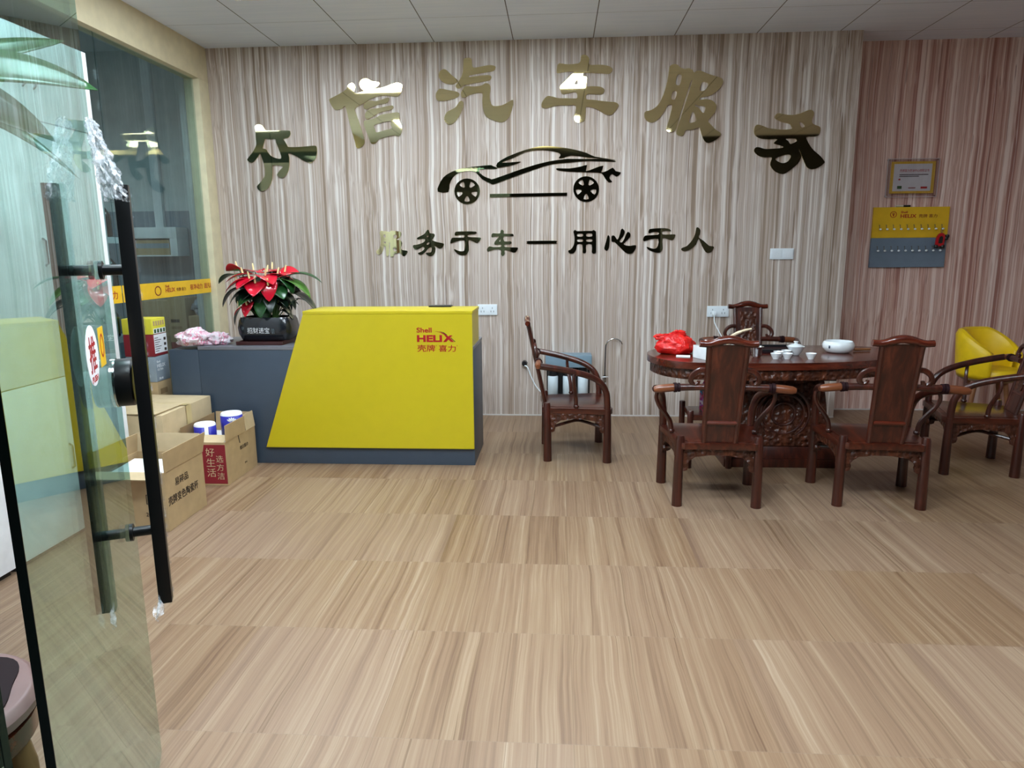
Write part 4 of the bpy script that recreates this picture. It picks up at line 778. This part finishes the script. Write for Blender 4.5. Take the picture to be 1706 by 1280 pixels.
# ------------------------------------------------------------------ tea table
TZ = .70
tb = thing('tea_table', 'large oval rosewood tea table with a carved pedestal', 'table', (1.4, 4.42, 0))
ol = [(.564, 4.404), (.60, 4.22), (.67, 4.11), (.774, 4.048), (1.0, 4.022), (1.268, 4.018), (1.5, 4.04), (1.75, 4.10), (1.885, 4.165), (2.05, 4.28), (2.17, 4.42), (2.20, 4.55), (2.16, 4.66), (2.07, 4.72), (1.885, 4.79), (1.657, 4.79), (1.3, 4.79), (1.0, 4.77), (.75, 4.70), (.62, 4.58)]
ols = [(p[0], p[1]) for p in smooth_loop([(x, y, 0) for x, y in ol], 4)]
cx_, cy_ = 1.38, 4.41
ins = lambda k, kk=None: [(cx_+(x-cx_)*k, cy_+(y-cy_)*(kk or k)) for x, y in ols]
obj('table_top', MB().prism([ols], lambda u, v, d: (u, v, d), TZ-.042, TZ), 'rosewood_long', tb, bevel=.014, seg=3)
obj('apron', MB().prism([ins(.975, .95)], lambda u, v, d: (u, v, d), TZ-.105, TZ-.0425), 'rosewood_carved', tb, bevel=.006)
obj('neck', MB().box(1.08, 1.70, 4.30, 4.62, .545, TZ-.106), 'rosewood_carved', tb, bevel=.006)
pd = obj('pedestal', MB().hexa([(1.10, 4.30, .13), (1.69, 4.30, .13), (1.69, 4.62, .13), (1.10, 4.62, .13)], [(1.13, 4.34, .544), (1.645, 4.34, .544), (1.645, 4.60, .544), (1.13, 4.60, .544)]), 'rosewood_carved', tb, bevel=.012)
for r in (.155, .125, .07): obj('carved_ring', MB().tube([(1.40+r*cos(a), 4.317-.002+.0, .335+r*sin(a)) for a in [2*pi*k/32 for k in range(32)]], .009, 8, closed=True, up=(0, 1, 0)), 'rosewood', pd)
obj('base', MB().box(1.04, 1.76, 4.27, 4.65, .0, .055), 'rosewood', tb, bevel=.008)
obj('base_moulding', MB().hexa([(1.06, 4.28, .0555), (1.74, 4.28, .0555), (1.74, 4.64, .0555), (1.06, 4.64, .0555)], [(1.10, 4.30, .129), (1.69, 4.30, .129), (1.69, 4.62, .129), (1.10, 4.62, .129)]), 'rosewood', tb, bevel=.004)
# stool tucked under the left end of the table
st = thing('corner_stool', 'low dark stool with peg corners half under the left end of the table', 'stool', (.94, 4.40, 0))
obj('seat', MB().box(.83, 1.055, 4.265, 4.53, .30, .335), 'rosewood_flat', st, bevel=.006)
for x in (.82, 1.065):
    for y in (4.255, 4.54): obj('leg', MB().tube([(x, y, 0), (x, y, .30), (x, y, .362), (x, y, .368)], [.019, .019, .020, .016], 12), 'rosewood', st)
bt = thing('drink_bottle', 'colourful printed bottle on the low stool, glimpsed beside the chair back', 'bottle', (.935, 4.39, .336))
obj('bottle_body', MB().lathe([(0, 0), (.034, 0), (.036, .01), (.036, .13), (.03, .16), (.014, .19), (.014, .205)], 18, (.935, 4.39, .336)), 'bottle_print', bt)
obj('cap', MB().lathe([(.016, .2055), (.016, .225), (0, .227)], 14, (.935, 4.39, .336)), 'leaf_green', bt)

# things on the table
rb = thing('red_plastic_bag', 'knotted bright red plastic bag on the left end of the table', 'bag', (.735, 4.40, TZ))
obj('bag_body', blob((.74, 4.40, TZ+.0005), (.115, .085, .075), 2.4, .22, 30, 20), 'bag_red', rb)
obj('bag_ear', blob((.655, 4.40, TZ+.085), (.05, .03, .022), 6.6, .5, 16, 10, flat=-.9), 'bag_red', rb)
obj('bag_ear', blob((.755, 4.40, TZ+.105), (.045, .03, .022), 9.1, .5, 16, 10, flat=-.9), 'bag_red', rb)
tag(obj('paper_card', MB().hexa([(.72, 4.255, TZ+.0005), (.80, 4.235, TZ+.0005), (.81, 4.285, TZ+.0005), (.73, 4.30, TZ+.0005)], [(.72, 4.255, TZ+.006), (.80, 4.235, TZ+.006), (.81, 4.285, TZ+.006), (.73, 4.30, TZ+.006)]), 'paper_white', smooth=0), 'small white card lying in front of the red bag', 'card')
tx = thing('tissue_box', 'white tissue box with a tissue sticking out', 'tissue box', (.88, 4.18, TZ))
q = [(.875, 4.10), (.95, 4.13), (.895, 4.27), (.815, 4.235)]
obj('box', MB().hexa([(x, y, TZ+.0005) for x, y in q], [(x, y, TZ+.078) for x, y in q]), 'ceramic_white', tx, bevel=.004)
obj('tissue', MB().tube(smooth_loop([(.885, 4.185, TZ+.0785), (.883, 4.186, TZ+.095), (.878, 4.19, TZ+.112)], 3, False), [.026, .022, .016, .013, .012, .008, .003], 7), 'paper_white', tx)
ty = thing('tea_tray', 'dark sunken tea tray near the back edge of the table', 'tray', (1.36, 4.52, TZ))
obj('tray_board', MB().box(1.20, 1.50, 4.40, 4.64, TZ+.0005, TZ+.012), 'stool_dark', ty, bevel=.003)
obj('rim', MB().prism([[(1.20, 4.40), (1.50, 4.40), (1.50, 4.64), (1.20, 4.64)], [(1.212, 4.412), (1.212, 4.628), (1.488, 4.628), (1.488, 4.412)]], lambda u, v, d: (u, v, d), TZ+.0125, TZ+.026), 'black_plastic', ty, smooth=0)
pm = thing('water_tap', 'cream curved spout of the kettle pump rising above the chair back', 'tap', (1.15, 4.58, TZ))
obj('spout', MB().tube(smooth_loop([(1.10, 4.56, TZ+.03), (1.105, 4.555, TZ+.075), (1.14, 4.545, TZ+.105), (1.19, 4.53, TZ+.130), (1.235, 4.52, TZ+.142)], 4, False), [.012]*6+[.0105]*5+[.008]*3+[.006]*3, 10), 'ivory', pm)
obj('nozzle', MB().tube([(1.231, 4.521, TZ+.139), (1.231, 4.521, TZ+.125)], .004, 8), 'chrome', pm)
obj('pump_base', MB().lathe([(.03, 0), (.03, .02), (.016, .035), (0, .035)], 16, (1.10, 4.56, TZ+.0005)), 'black_plastic', pm)
sc = thing('strainer_cup', 'shiny steel strainer cup beside the chair back', 'cup', (1.195, 4.24, TZ))
obj('cup', MB().lathe([(0, .001), (.022, .001), (.028, .012), (.033, .05), (.042, .066), (.040, .067), (.031, .052), (.026, .014), (0, .008)], 20, (1.195, 4.24, TZ)), 'steel', sc)
cup0 = None
def tea_cup(x, y, label, first=False):
    global cup0
    if cup0 is None:
        t = thing('tea_cup', label, 'cup', (x, y, TZ+.0005), 0, 'small white tea cups')
        obj('bowl', MB().lathe([(0, .004), (.013, .004), (.013, .001), (.016, .001), (.017, .006), (.026, .022), (.031, .036), (.0295, .0365), (.024, .022), (.014, .009), (0, .008)], 22), 'ceramic_white', t, local=True)
        cup0 = t
    else: dup(cup0, (x, y, TZ+.0005), 0, label)
tea_cup(1.285, 4.165, 'small white tea cup at the left front of the group beside the lidded bowl'); tea_cup(1.352, 4.165, 'small white tea cup at the right front of the group'); tea_cup(1.325, 4.245, 'small white tea cup just behind the front two'); tea_cup(1.385, 4.29, 'small white tea cup nearest the lidded tea bowl, at the back')
tea_cup(1.488, 4.166, 'small white tea cup standing by itself near the table front')
gw = thing('lidded_tea_bowl', 'white lidded tea bowl behind the small cups', 'bowl', (1.452, 4.33, TZ))
obj('bowl', MB().lathe([(0, .002), (.020, .002), (.023, .006), (.034, .02), (.045, .042), (.054, .056), (.052, .0565), (.042, .043), (0, .03)], 26, (1.452, 4.33, TZ)), 'ceramic_white', gw)
obj('lid', MB().lathe([(.046, .0572), (.044, .0605), (.03, .0675), (.012, .072), (.009, .077), (.015, .084), (.013, .087), (0, .0865)], 26, (1.452, 4.33, TZ)), 'ceramic_white', gw)
wbw = thing('ceramic_basin', 'wide white glazed basin on the right half of the table', 'bowl', (1.755, 4.46, TZ))
obj('basin', MB().lathe([(0, .001), (.06, .001), (.075, .008), (.092, .03), (.094, .05), (.088, .066), (.082, .072), (.078, .071), (.082, .05), (.07, .015), (0, .01)], 34, (1.755, 4.46, TZ)), 'ceramic_white', wbw)
obj('blue_mark', MB().grid(lambda u, v: (1.755+.0948*cos(-2.55+.12*u), 4.46+.0948*sin(-2.55+.12*u), TZ+.033+.017*v), 2, 1), 'slate', wbw, solid=.0005)
tag(obj('wooden_ladle', MB().tube([(1.87, 4.50, TZ+.012), (1.98, 4.53, TZ+.010)], [.009, .007], 10), 'honey_wood'), 'short wooden stick lying to the right of the white basin', 'ladle')

# ------------------------------------------------------------------ water purifier and tap behind the side-on chair
wp = thing('water_purifier', 'teal-topped water purifier with white filters behind the side-on chair', 'water purifier', (.09, D, .1))
obj('hood', MB().box(-.095, .272, D-.16, D-.001, .428, .528), 'teal_case', wp, bevel=.008)
obj('back_box', MB().box(-.085, .262, D-.06, D-.001, .13, .4275), 'black_plastic', wp, bevel=.006)
for k, x in enumerate((-.035, .085, .205)):
    f = obj('filter', MB().lathe([(0, 0), (.036, 0), (.041, .006), (.041, .15), (.036, .156), (.022, .158), (.022, .175), (0, .175)], 20, (x, D-.108, .20)), 'filter_white', wp)
    obj('filter_cap', MB().lathe([(.037, .1565), (.037, .226), (0, .227)], 20, (x, D-.108, .20)), 'black_plastic', f)
obj('drip_tray', MB().box(-.085, .262, D-.155, D-.061, .13, .1995), 'black_plastic', wp, bevel=.005)
obj('hose', MB().tube(smooth_loop([(.255, D-.05, .2), (.30, D-.05, .17), (.34, D-.03, .2), (.372, D-.03, .27)], 4, False), .005, 7), 'white_plastic', wp)
tp = thing('gooseneck_tap', 'thin steel gooseneck tap on the wall right of the purifier', 'tap', (.384, D, .3))
gn = [(.384, D-.035, .27), (.384, D-.035, .45), (.386, D-.035, .56)]+[(.455-.069*cos(a), D-.035, .575+.069*sin(a)) for a in [pi*k/10*.88 for k in range(1, 11)]]
obj('neck', MB().tube(smooth_loop(gn, 3, False), .0055, 8), 'chrome', tp)
obj('valve_body', MB().lathe([(.010, 0), (.013, .01), (.013, .05), (.010, .06)], 12, (.384, D-.035, .29)).tube([(.384, D-.035, .32), (.384, D-.0005, .32)], .008, 8), 'chrome', tp)
obj('lever', MB().tube([(.355, D-.05, .335), (.41, D-.05, .335)], .006, 8), 'chrome', tp)
obj('lower_joint', MB().lathe([(.008, 0), (.008, .03), (.012, .03), (.012, .045)], 10, (.384, D-.035, .24)), 'white_plastic', tp)
pg = thing('power_plug', 'round dark plug with a white cable in the wall behind the side-on chair', 'plug', (-.268, D, .44))
obj('plug_body', MB().tube([(-.268, D-.0005, .44), (-.268, D-.04, .44)], [.024, .02], 16), 'black_plastic', pg)
obj('cable', MB().tube(smooth_loop([(-.268, D-.035, .425), (-.24, D-.05, .41), (-.21, D-.05, .33), (-.17, D-.04, .25), (-.12, D-.04, .2), (-.087, D-.04, .21)], 5, False), .005, 7), 'white_plastic', pg)

# ------------------------------------------------------------------ key board and certificate on the alcove wall
kb = thing('key_board', 'yellow and grey key board with two rows of hooks on the right wall', 'key board', (2.81, RD, 1.42))
ky = RD-.022
obj('upper_panel', MB().box(2.518, 3.103, ky, RD-.001, 1.420, 1.660), 'board_yellow', kb, bevel=.0015, seg=1)
obj('lower_panel', MB().box(2.518, 3.103, ky, RD-.001, 1.186, 1.4195), 'board_grey', kb, bevel=.0015, seg=1)
e = circle(.026, 22, 0, 0, .025)
flat_shape([e, [(x*.82, y*.82) for x, y in e][::-1]], (2.672, ky-.0005, 1.603), rX, uZ, .001, 'letter_red', kb, 'round_emblem')
for k in range(5):
    a = R_(50+20*k); flat_shape([[(-.0012, 0), (.0012, 0), (.0012, .0), (.018*cos(a)+.0012, .018*sin(a)), (.018*cos(a)-.0012, .018*sin(a))]] if False else [[(-.001, -.014), (.001, -.014), (.018*cos(a)+.001, .016*sin(a)), (.018*cos(a)-.001, .016*sin(a))]], (2.672, ky-.0005, 1.602), rX, uZ, .0009, 'letter_red', kb, 'emblem_rib')
text('Shell', (2.728, ky-.0005, 1.612), rX, uZ, .052, .017, 'letter_red', kb, .015); text('HELIX', (2.728, ky-.0005, 1.576), rX, uZ, .122, .028, 'letter_red', kb, .02)
text('壳牌 喜力', (2.868, ky-.0005, 1.576), rX, uZ, .142, .028, 'letter_maroon', kb, .004)
hk = None
for z in (1.487, 1.318):
    for k in range(10):
        x = 2.566+.0535*k+(.004 if z > 1.4 else 0)
        if hk is None:
            hk = obj('hook', MB().tube([(0, 0, .034), (0, -.006, .03), (0, -.008, .006), (0, -.018, -.004), (0, -.026, .002)], .0022, 6).lathe([(0, 0), (.006, 0), (.006, .002), (0, .002)], 8, (0, -.001, .034)), 'hook_steel', kb, local=True)
            hk_t = obj('hook_tip', MB().lathe([(0, 0), (.009, .003), (.009, .013), (0, .016)], 8, (0, -.026, -.007)), 'white_plastic', hk, local=True)
            hk.location = (x-2.81, ky-RD, z-1.42)
        else:
            h2 = hk.copy(); COL.objects.link(h2); h2.location = (x-2.81, ky-RD, z-1.42)
            t2_ = hk_t.copy(); COL.objects.link(t2_); t2_.parent = h2
kc = thing('key_fob', 'red toy-car key fob with black wheels hanging from the last upper hook', 'key fob', (3.05, ky-.03, 1.40))
fb = [(-.028, -.045), (.024, -.045), (.03, -.02), (.034, .02), (.022, .05), (-.006, .052), (-.024, .03), (-.03, 0)]
obj('fob_body', MB().prism([[(p[0], p[1]) for p in smooth_loop([(u, v, 0) for u, v in fb], 3)]], lambda u, v, d: (3.035+u, ky-.03+d, 1.40+v), -.01, .01), 'toy_red', kc, bevel=.004)
obj('fob_window', MB().prism([[(p[0], p[1]) for p in smooth_loop([(u*.5, v*.55, 0) for u, v in fb], 3)]], lambda u, v, d: (3.035+u, ky-.03+d, 1.40+v), -.012, -.0105), 'pen_black', kc, smooth=0)
for u, v in ((-.026, -.05), (.024, -.052), (.052, .03), (.045, .012)): obj('wheel', MB().lathe([(0, -.012), (.014, -.012), (.017, -.006), (.017, .006), (.014, .012), (0, .012)], 12, (3.035+u, ky-.03, 1.40+v)), 'pen_black', kc)
obj('ring', MB().tube([(3.045+.006*cos(a), ky-.026, 1.474+.022*sin(a)) for a in [2*pi*k/16 for k in range(16)]], .002, 6, closed=True, up=(0, 1, 0)), 'hook_steel', kc)
mk = thing('marker_pen', 'black and cream marker pen lying on the key board edge', 'pen', (2.74, RD-.012, 1.668))
obj('barrel', MB().tube([(2.69, RD-.012, 1.6685), (2.745, RD-.012, 1.6685)], .0075, 10), 'pen_white', mk); obj('cap', MB().tube([(2.7455, RD-.012, 1.6685), (2.80, RD-.012, 1.6685)], .008, 10), 'pen_black', mk)
cf = thing('certificate', 'yellow bordered certificate in a clear acrylic frame above the key board', 'certificate', (2.79, RD, 1.88))
cy2 = RD-.02
obj('acrylic_frame', MB().box(2.594, 2.985, RD-.026, cy2-.0025, 1.738, 2.028), 'acrylic', cf, smooth=0)
obj('frame_edge', MB().prism([[(2.592, 1.736), (2.987, 1.736), (2.987, 2.03), (2.592, 2.03)], [(2.5955, 1.7395), (2.5955, 2.0265), (2.9835, 2.0265), (2.9835, 1.7395)]], lambda u, v, d: (u, d, v), RD-.027, cy2-.001), 'acrylic_edge', cf, smooth=0)
sheet = obj('sheet', MB().box(2.622, 2.960, cy2-.002, cy2-.001, 1.765, 2.008), 'cert_yellow', cf, smooth=0)
obj('paper', MB().box(2.645, 2.935, cy2-.0024, cy2-.0021, 1.783, 1.99), 'label_white', sheet, smooth=0)
text('壳牌喜力换油中心授权证书', (2.69, cy2-.0025, 1.928), rX, uZ, .225, .022, 'letter_red', sheet, .004, .0004)
for z, w in ((1.905, .22), (1.892, .15)): obj('print', MB().box(2.69, 2.69+w, cy2-.0029, cy2-.0025, z, z+.006), 'letter_dark', sheet, smooth=0)
obj('print', MB().box(2.685, 2.70, cy2-.0029, cy2-.0025, 1.866, 1.878), 'letter_red', sheet, smooth=0); obj('print', MB().box(2.86, 2.91, cy2-.0029, cy2-.0025, 1.80, 1.816), 'letter_red', sheet, smooth=0)
obj('print', MB().box(2.68, 2.715, cy2-.0029, cy2-.0025, 1.80, 1.823), 'leaf_green', sheet, smooth=0); obj('print', MB().box(2.765, 2.82, cy2-.0029, cy2-.0025, 1.803, 1.81), 'letter_maroon', sheet, smooth=0)
for x in (2.60, 2.979):
    for z in (1.745, 2.021): obj('standoff_bolt', MB().tube([(x, RD-.0005, z), (x, RD-.032, z)], .006, 10), 'chrome', cf)

# ------------------------------------------------------------------ yellow tub chair in the corner
tc = thing('tub_chair', 'bright yellow upholstered tub chair in the right rear corner', 'chair', (3.165, 5.28, 0))
F0 = R_(-60)      # the way it faces
TX, TY = 3.165, 5.28
def tub(u, v):
    a = F0+R_(56)+(2*pi-R_(112))*u; k = abs(u-.5)*2
    top = .748-.30*max(0, k-.40)**1.3
    ro, ri = .222, .162
    P = [(ro*.86, .405), (ro*.93, .47), (ro, top-.04), (ro-.012, top-.008), ((ro+ri)/2, top), (ri+.010, top-.01), (ri, top-.05), (ri*.95, .47), (ri*.9, .42)]
    f = v*(len(P)-1); i = min(int(f), len(P)-2); t_ = f-i
    r = P[i][0]*(1-t_)+P[i+1][0]*t_; z = P[i][1]*(1-t_)+P[i+1][1]*t_
    return (TX+r*cos(a), TY+r*sin(a), z)
obj('shell', MB().grid(tub, 40, 16), 'yellow_leather', tc, solid=.01)
obj('seat_cushion', MB().lathe([(0, 0), (.16, 0), (.175, .015), (.175, .05), (.16, .068), (.1, .076), (0, .078)], 32, (TX+.02, TY-.03, .405)), 'yellow_leather', tc)
obj('seat_base', MB().lathe([(0, 0), (.17, 0), (.195, .02), (.195, .0195)], 32, (TX, TY, .383)), 'beige_base', tc)
for k in range(4):
    a = R_(45+90*k)-.3; obj('leg', MB().tube([(TX+.13*cos(a), TY+.13*sin(a), .383), (TX+.20*cos(a), TY+.20*sin(a), 0)], [.018, .012], 10), 'honey_wood', tc)

# ------------------------------------------------------------------ the open glass door with its long pull handle
TH = R_(25.); DN = Vector((cos(TH), sin(TH), 0)); DT = Vector((-sin(TH), cos(TH), 0)); DC = -.294
def dp(s, z, o=0.): return DN*(DC+o)+DT*s+Vector((0, 0, z))
dr = bpy.data.objects.new('door_1', None); COL.objects.link(dr); dr.location = dp(1.035, 0); dr['kind'] = 'structure'
dr['label'] = 'open frameless glass door with a long black pull handle at the left'; dr['category'] = 'door'
def dbox(s0, s1, z0, z1, o0, o1): return MB().hexa([dp(s0, z0, o0), dp(s0, z0, o1), dp(s1, z0, o1), dp(s1, z0, o0)], [dp(s0, z1, o0), dp(s0, z1, o1), dp(s1, z1, o1), dp(s1, z1, o0)])
S1 = 1.912
obj('glass_pane', dbox(1.038, S1, .012, 2.70, -.006, .006), 'door_glass', dr, smooth=0)
obj('pane_edge', dbox(1.0362, 1.0379, .012, 2.70, -.006, .006), 'glass_edge', dr, smooth=0)
def handle(sg):
    h = obj('pull_handle', dbox(1.82-.015, 1.82+.015, .488, 1.493, sg*.068-.015, sg*.068+.015), 'black_metal', dr, bevel=.002)
    for z in (1.306, .679):
        so = obj('standoff', MB().tube([dp(1.82, z, sg*.007), dp(1.82, z, sg*.054)], .012, 14), 'black_metal', h)
        obj('washer', MB().tube([dp(1.82, z, sg*.0065), dp(1.82, z, sg*.014)], .021, 18), 'black_metal', so)
handle(1); handle(-1)
lk = obj('door_lock', MB().tube([dp(1.866, 1.04, .0065), dp(1.866, 1.04, .012), dp(1.866, 1.04, .044), dp(1.866, 1.04, .048)], [.054, .057, .057, .053], 32), 'black_metal', dr)
obj('chrome_ring', MB().tube([dp(1.866, 1.04, .0068), dp(1.866, 1.04, .011)], .0585, 32), 'chrome', lk)
sk = flat_shape([circle(.062, 32)], dp(1.63, 1.137, .0062), DT, uZ, .0006, 'sticker_white', dr, 'sticker')
text('推', dp(1.595, 1.102, .0069), DT, uZ, .07, .075, 'letter_red', sk, .01, .0004)
text('PUSH', dp(1.60, 1.083, .0069), DT, uZ, .06, .013, 'letter_red', sk, .02, .0004)
sk2 = flat_shape([[(0, 0), (.06, 0), (.06, .085), (0, .085)]], dp(1.712, 1.10, .0062), DT, uZ, .0006, 'sticker_yellow', dr, 'sticker')
e = circle(.02, 20, .03, .045, .026)
flat_shape([e, [(.03+(x-.03)*.78, .045+(y-.045)*.8) for x, y in e][::-1]], dp(1.712, 1.10, .0069), DT, uZ, .0004, 'letter_red', sk2, 'round_emblem')
# wrinkled protective film left on the handle
def film(u, v):
    from mathutils import noise
    z = .47+1.02*v; a = 2*pi*u
    k = noise.noise((u*7, v*22, 1.7)); k2 = abs(noise.noise((v*9, 3.3, 1.)))
    return dp(1.838+.0015*k+.012*k2*abs(u-.5), z, .052+.034*u+.0015*noise.noise((v*15, u*3, 8.)))
obj('protective_film', MB().grid(film, 8, 90), 'film_thin' if 'film_thin' in MATS else 'plastic_film', dr)
def clump(u, v):
    from mathutils import noise
    a = 2*pi*u; z = 1.455+.165*v
    w = .040*(1-v)**.6+.012+.012*noise.noise((cos(a)*2, sin(a)*2+v*5, 4.))
    c = noise.noise((cos(a)*5, sin(a)*5, v*11))*.010+noise.noise((cos(a)*11, sin(a)*11, v*24))*.005
    s = 1.82-.035*v-.022+(w*1.05+c)*cos(a); o = .060-.03*v+(.42*w+c)*sin(a)
    return dp(s, z+.006*noise.noise((cos(a)*6, sin(a)*6, 9.)), o)
obj('protective_film', MB().grid(clump, 56, 52), 'plastic_film', dr)
obj('protective_film', MB().grid(lambda u, v: dp(1.80-.05*u+.006*sin(9*v), .47+.05*v-.02*u*v, .060-.01*u+.006*sin(7*u+5*v)), 10, 8), 'plastic_film', dr)

# ------------------------------------------------------------------ tall leafy plant behind the door, stool by the entrance
PX, PY = -2.12, 1.98
tp2 = thing('leafy_plant', 'tall pot plant with long broad leaves behind the glass door', 'potted plant', (PX, PY, 0))
obj('pot', MB().lathe([(0, 0), (.11, 0), (.125, .02), (.15, .27), (.155, .28), (.155, .30), (.145, .30), (.14, .26), (0, .25)], 28, (PX, PY, 0)), 'terracotta', tp2)
obj('soil', MB().lathe([(.139, .252), (.05, .262), (0, .264)], 24, (PX, PY, 0)), 'soil', tp2)
obj('trunk', MB().tube(smooth_loop([(PX, PY, .25), (PX-.01, PY, .8), (PX+.01, PY-.01, 1.3), (PX, PY, 1.80)], 4, False), [.028]*4+[.024]*4+[.02]*5, 10), 'bark', tp2)
def long_leaf(p1, Wd, arch, mat, p0=None):
    p0 = Vector(p0 or (PX, PY, 1.78)); p1 = Vector(p1); d = p1-p0; sd = Vector((-d.y, d.x, 0)).normalized()
    sd = (sd+Vector((0, 0, .9))).normalized(); sd = (sd-d.normalized()*sd.dot(d.normalized())).normalized()
    def fn(u, v):
        q = p0+d*u+Vector((0, 0, arch*4*u*(1-u))); w = Wd*.5*(sin(pi*min(.999, u**1.3*.96+.04))**.75)
        return q+sd*(w*(v*2-1))+Vector((0, 0, .2*w*abs(v*2-1)))
    obj('leaf', MB().grid(fn, 20, 4), mat, tp2, solid=.0015)
for tip, wd, ar, mt in (((-1.485, 2.30, 1.862), .19, .07, 'leaf_green'), ((-1.62, 2.26, 1.70), .2, .09, 'leaf_green'), ((-1.70, 2.05, 2.02), .17, .03, 'leaf_light'), ((-1.78, 2.6, 2.1), .11, .02, 'leaf_green'),
                        ((-2.12, 1.75, 1.95), .11, .08, 'leaf_green'), ((-2.1, 2.75, 1.8), .11, .1, 'leaf_light'), ((-1.85, 1.85, 1.6), .11, .12, 'leaf_green'), ((-2.05, 2.2, 2.24), .10, 0, 'leaf_light'), ((-1.8, 2.62, 1.62), .11, .12, 'leaf_green')):
    long_leaf(tip, wd, ar, mt)
so_ = thing('wooden_stool', 'pinkish carved wooden stool with a dark lobed inset by the entrance', 'stool', (-1.29, 1.17, 0))
C2 = (-1.29, 1.17)
obj('seat', MB().lathe([(0, .40), (.19, .40), (.215, .412), (.218, .43), (.208, .444), (.198, .448), (0, .448)], 40, (C2[0], C2[1], 0)), 'stool_pink', so_)
obj('seat_inset', MB().prism([[(C2[0]+.180*cos(a)*(1+.06*cos(5*a+.6)), C2[1]+.180*sin(a)*(1+.06*cos(5*a+.6))) for a in [2*pi*k/60 for k in range(60)]]], lambda u, v, d: (u, v, d), .4485, .4525), 'stool_dark', so_, smooth=0)
obj('seat_rail', MB().lathe([(.185, .345), (.205, .35), (.207, .395), (.19, .3995), (.185, .345)], 40, (C2[0], C2[1], 0)), 'rosewood_long', so_)
for k in range(4):
    a = R_(15+90*k); obj('leg', MB().tube(smooth_loop([(C2[0]+.16*cos(a), C2[1]+.16*sin(a), .398), (C2[0]+.19*cos(a), C2[1]+.19*sin(a), .25), (C2[0]+.17*cos(a), C2[1]+.17*sin(a), .1), (C2[0]+.185*cos(a), C2[1]+.185*sin(a), 0)], 4, False), [.026]*4+[.022]*4+[.02]*5, 10), 'honey_wood', so_)
